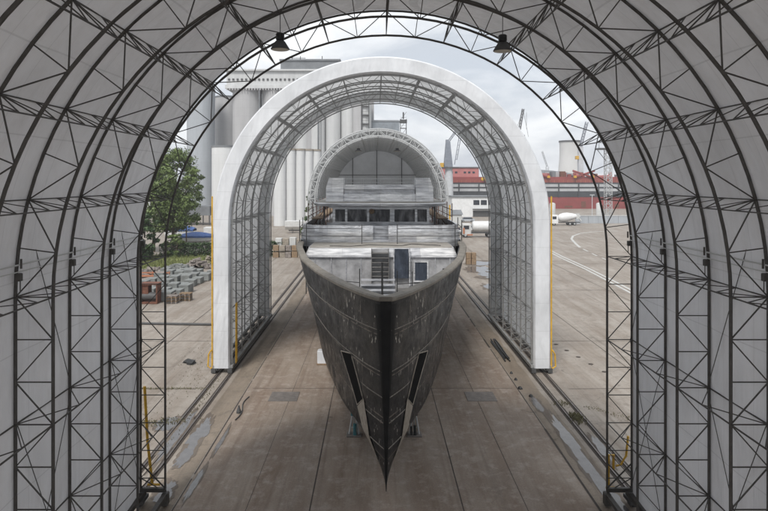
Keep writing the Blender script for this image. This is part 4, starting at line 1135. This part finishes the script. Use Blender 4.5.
b = MB(); lattice(b,(75.6,330,36),(78.2,330,50.8),.5,9,.16); b.tube((78.2,330,50.8),(81,330,36),.1,4); b.tube((74.,330,38),(78.2,330,50.5),.1,4); b.tube((80,330,49),(80,330,40),.1,4); b.build('jib','dark_grey',t)
b = MB(); b.box(73.5,79,329,331,35.2,37,.2); b.build('cab','dark_grey',t)
t = thing('tower_crane', 'small pale crane far off above the grey shed roof', 'crane', (108,420,0))
b = MB(); lattice(b,(116,420,0),(116,420,22),.8,8,.15); b.build('mast','crane_pale',t)
b = MB(); lattice(b,(116,420,22),(112.5,420,32.5),.4,6,.15); b.build('jib','crane_pale',t)
t = thing('cooling_tower', 'pale concrete cooling tower with waisted sides on the right horizon', 'tower', (131,420,0))
b = MB(); b.lathe((131.5,420,0),[(10.5,0),(9.3,8),(8.1,16),(7.2,26),(6.9,32),(7.0,37),(7.3,39.4),(6.9,39.4),(6.8,37)],40); b.build('shell','tower',t,smooth=True)
b = MB(); b.lathe((131.5,420,38.5),[(7.5,0),(7.5,.9),(7.35,.9),(7.35,0)],40); b.lathe((131.5,420,39.4),[(7.5,0),(7.5,.15)],40); b.build('top_ring','dark_grey',t)
t = thing('storage_hall', 'dark grey curved roof hall in front of the cooling tower', 'building', (105,340,0))
b = MB(); secs = []
for i in range(13):
    u = i/12; h = 10+10.5*math.sin(PI*min(1,(u*.92+.04)))**.55*(1-.35*u); x = 62+u*64
    secs.append([(x,340,0),(x,340,h*.82),(x,348,h),(x,362,h),(x,370,h*.8),(x,370,0)])
b.loft(secs); b.build('roof','roof_grey',t)
for x in (96,101,106,111):
    b = MB(); b.box(x,x+2.2,339.2,341,15.2-(x-96)*.06,16.2-(x-96)*.06); b.build('rooflight','glass',t)
t = thing('floodlight_mast', 'pale lattice mast with a square working platform by the right wall', 'mast', (75,205,0))
b = MB(); lattice(b,(76.5,205,0),(76.5,205,23.5),.95,14,.13); b.build('mast','far_steel',t)
b = MB(); b.box(72.8,79.8,203,207,23.0,23.5)
for x in (72.8,75,77.4,79.8): b.tube((x,203,23.5),(x,203,25),.07,4)
b.tube((72.8,203,25),(79.8,203,25),.07,4); b.tube((73,205,22.9),(76,205,19),.12,4); b.tube((79.6,205,22.9),(77,205,19),.12,4); b.build('platform','dark_grey',t)
t = thing('dock_crane', 'pale tall crane tower rising behind the red ship just left of the lattice mast', 'crane', (109,330,0))
b = MB(); b.loft([[(107.8,330,0),(110.6,330,0),(110.6,333,0),(107.8,333,0)],[(108,330.5,31),(110.4,330.5,31),(110.4,332.5,31),(108,332.5,31)]]); b.build('tower','crane_pale',t)
b = MB(); lattice(b,(109.2,331,31),(112.5,331,44),.6,8,.14); b.build('jib','crane_grey',t)
b = MB(); b.box(106.4,108,330,332,24,25.8,.1); b.build('cab','yellow',t)
# quay wall, posts
t = thing('boundary_wall', 'long low pale blue-white wall at the quay on the right', 'wall', (70,186,0))
b = MB()
for i in range(14): b.box(60.5+i*3.,63.44+i*3.,186,186.3,0,2.2)
b.build('panel','silo_blue',t)
b = MB(); b.box(60.4,103,185.9,186.4,2.2,2.35); b.build('coping','offwhite',t)
for i, x in enumerate((55.9,58.4,73.9)):
    b = MB(); b.lathe((x,206,0),[(.95,0),(.95,5.0),(.8,5.3),(.2,5.5)],18)
    tag(b.build('mooring_column','offwhite',loc=(x,206,0),smooth=True), ['left one of the pair of white columns against the red hull','right one of the pair of white columns against the red hull','white column standing alone behind the pale wall'][i], 'column', 'white columns on the quay')
b = MB()
for i in range(26): x = 40+i*2.1; b.tube((x,200,0),(x,200,1.7),.06,4)
for z in (.6,1.1,1.65): b.tube((40,200,z),(93,200,z),.05,4)
tag(b.build('quay_fence','far_steel',loc=(60,200,0)),'thin metal rail fence along the quay edge','fence')
t = thing('street_cabinet', 'pale blue post cabinet at the left end of the low wall', 'cabinet', (59.6,184,0))
b = MB(); b.box(59,60.2,183.7,184.6,0,3.0,.1); b.build('box','silo_blue',t); b = MB(); b.box(58.95,60.25,183.6,183.7,2.2,2.5); b.build('band','white',t)
b = MB(); b.tube((66,190,0),(66,190,8.5),.1,6); b.box(65.3,66.7,189.9,190.1,8.3,8.5); tag(b.build('light_pole','crane_pale',loc=(66,190,0)),'slim pale light pole behind the low wall','pole')
# trucks
def wheel(t, x, y, r=.5):
    b = MB(); b.tube((x,y-.14,r),(x,y+.14,r),r,18); w = b.build('wheel','rubber',t); b = MB(); b.tube((x,y-.16,r),(x,y-.142,r),r*.5,12); b.build('rim','far_steel',w)
def mixer(x, y, label):
    t = thing('mixer_truck', label, 'truck', (x,y,0))
    b = MB(); b.box(x-4.2,x+4.3,y-.5,y+.5,.75,1.0); b.build('chassis','dark_grey',t)
    b = MB(); b.loft([[(x-4.3,y-1.2,.6),(x-2.2,y-1.2,.6),(x-2.2,y+1.2,.6),(x-4.3,y+1.2,.6)],[(x-4.35,y-1.2,1.9),(x-2.2,y-1.2,1.9),(x-2.2,y+1.2,1.9),(x-4.35,y+1.2,1.9)],[(x-4.0,y-1.1,3.0),(x-2.2,y-1.1,3.0),(x-2.2,y+1.1,3.0),(x-4.0,y+1.1,3.0)]])
    c = b.build('cab','white',t); b = MB(); b.box(x-3.8,x-2.7,y-1.23,y-1.2,1.8,2.6); b.build('window','glass',c)
    b = MB(); k0 = 0; prof = [(.5,0),(1.0,.5),(1.25,1.5),(1.25,2.6),(.9,4.2),(.5,5.4)]
    secs = []
    for r, l in prof: secs.append([(x-1.9+l, y+r*math.cos(q*2*PI/18), 2.15+l*.09+r*math.sin(q*2*PI/18)) for q in range(18)])
    b.loft(secs); b.build('drum','white',t,smooth=True)
    b = MB(); b.box(x+3.2,x+4.1,y-.5,y+.5,1.9,3.3); b.tube((x+3.8,y,2.4),(x+4.7,y,1.3),.2,6); b.build('chute','offwhite',t)
    for dx in (-3.4,1.2,2.5):
        for s in (-1,1): wheel(t, x+dx, y+s*1.05)
mixer(53.9,178,'white concrete mixer truck parked by the red hull on the right')
t = thing('tank_truck', 'white tank lorry with orange lamps parked between the far and middle shelters', 'truck', (24.5,141,0))
b = MB(); secs = []
for l in (0,.25,3.0,6.2,6.5): r = .9 if l in (0,6.5) else 1.15; secs.append([(21.6+l,141+r*math.cos(q*2*PI/18),2.5+r*math.sin(q*2*PI/18)) for q in range(18)])
b.loft(secs); b.build('tank','white',t,smooth=True)
b = MB(); b.box(20.5,28.4,140.4,141.6,.9,1.25); b.build('chassis','dark_grey',t)
b = MB(); b.box(19.2,21.2,139.8,142.2,.6,3.1,.15); c = b.build('cab','offwhite',t); b = MB(); b.box(19.5,20.7,139.74,139.79,1.9,2.7); b.build('window','glass',c)
b = MB(); b.box(20.2,21.5,139.6,139.72,.5,.8); b.box(19.3,19.7,139.6,139.72,.9,2.2); b.build('marker','orange',t)
for dx in (19.9,25.2,26.6):
    for s in (-1,1): wheel(t, dx, 141+s*1.05)
def car(x, y, L, m, label, van=False):
    t = thing('parked_car', label, 'car', (x,y,0), 'vehicles parked beyond the yard')
    h = 2.1 if van else 1.45
    b = MB(); b.box(x-L/2,x+L/2,y-.85,y+.85,.35,.95 if not van else 1.1,.1); b.build('body',m,t)
    b = MB(); a, c = (x-L*.28, x+L*.3) if not van else (x-L*.35, x+L*.48)
    b.loft([[(a-.35,y-.8,.95),(c+.35,y-.8,.95),(c+.35,y+.8,.95),(a-.35,y+.8,.95)],[(a+.15,y-.68,h),(c-.1,y-.68,h),(c-.1,y+.68,h),(a+.15,y+.68,h)]]); cb = b.build('cabin','glass' if not van else m,t)
    if not van: b = MB(); b.box(a+.2,c-.15,y-.66,y+.66,h,h+.04); b.build('roof',m,cb)
    for dx in (-.3,.3):
        for s in (-1,1): wheel(t, x+dx*L, y+s*.78, .32)
car(18.6,150,4.4,'white','white car parked just right of the far shelter')
car(23.5,158,4.4,'white','white car farther back behind the tank lorry')
car(31.,160,4.8,'white','white van beside the tank lorry', True)
car(28,192,4.5,'silo_blue','grey car in front of the white quay building')

hz = bpy.data.materials.new('haze'); hz.use_nodes = True; hn = hz.node_tree; hn.nodes.clear()
ho = hn.nodes.new('ShaderNodeOutputMaterial'); hv = hn.nodes.new('ShaderNodeVolumePrincipled')
hv.inputs['Color'].default_value = (.93,.95,1,1); hv.inputs['Density'].default_value = .00045; hn.links.new(hv.outputs[0], ho.inputs['Volume'])
b = MB(); b.box(-1000,1000,-80,1500,-2,66)
M['haze'] = hz; tag(b.build('haze', 'haze'), kind='stuff')
# ------------------------------------------------------------------ world and lights
SUN_EL, SUN_AZ = math.radians(52), math.radians(200)     # azimuth clockwise from +Y
W = bpy.data.worlds.new('World'); S.world = W; W.use_nodes = True
g = G(W); N = g.N; N.clear()
out = g.n('ShaderNodeOutputWorld'); bg = g.n('ShaderNodeBackground'); bg.inputs['Strength'].default_value = .1
sky = g.n('ShaderNodeTexSky', sky_type='NISHITA'); sky.sun_disc = False; sky.sun_elevation = SUN_EL; sky.sun_rotation = SUN_AZ
sky.air_density = 1.; sky.dust_density = 2.5
tc = g.n('ShaderNodeTexCoord').outputs['Generated']
sep = g.n('ShaderNodeSeparateXYZ'); g.L.new(tc, sep.inputs[0])
zc = g.math('ADD', g.math('MAXIMUM', sep.outputs['Z'], 0.), .22)
cmb = g.n('ShaderNodeCombineXYZ'); g.L.new(g.math('DIVIDE', sep.outputs['X'], zc), cmb.inputs[0]); g.L.new(g.math('DIVIDE', sep.outputs['Y'], zc), cmb.inputs[1])
c1 = g.noise(g.mapping(cmb.outputs[0], (1.2,.8,1), loc=(1.3,.4,0)), 1.5, 9, .58, .6)
c2 = g.noise(g.mapping(cmb.outputs[0], (1,.7,1), loc=(7,2,0)), .9, 6, .55, .4)
cloud = g.mix(g.ramp(c1, .38, .62), (3.3,3.55,3.9), (5.4,5.5,5.6))
mx = g.mix(g.ramp(c2, .2, .62, (.90,.90,.90), (.99,.99,.99)), sky.outputs[0], cloud)
g.L.new(mx, bg.inputs['Color']); g.L.new(bg.outputs[0], out.inputs['Surface'])
ld = bpy.data.lights.new('sun', 'SUN'); ld.energy = 1.5; ld.angle = math.radians(18); ld.color = (1,.965,.92)
lo = bpy.data.objects.new('sun', ld); COL.objects.link(lo)
d = Vector((math.sin(SUN_AZ)*math.cos(SUN_EL), math.cos(SUN_AZ)*math.cos(SUN_EL), math.sin(SUN_EL)))
lo.rotation_euler = d.to_track_quat('Z', 'Y').to_euler(); lo.location = d*60

# ------------------------------------------------------------------ camera
cd = bpy.data.cameras.new('camera'); cam = bpy.data.objects.new('camera', cd); COL.objects.link(cam)
cam.location = (CX, 0, CZ); cam.rotation_euler = (PI/2, 0, 0)
cd.sensor_width = 36; cd.lens = 36*F/768; cd.shift_x = 8.6/768; cd.shift_y = -75.5/768; cd.clip_end = 4000; cd.clip_start = .1
S.camera = cam
S.render.engine = 'CYCLES'
S.cycles.max_bounces = 10; S.cycles.diffuse_bounces = 7
S.view_settings.view_transform = 'Standard'; S.view_settings.look = 'None'; S.view_settings.gamma = 1; S.view_settings.use_curve_mapping = False
S.view_settings.exposure = 1.02
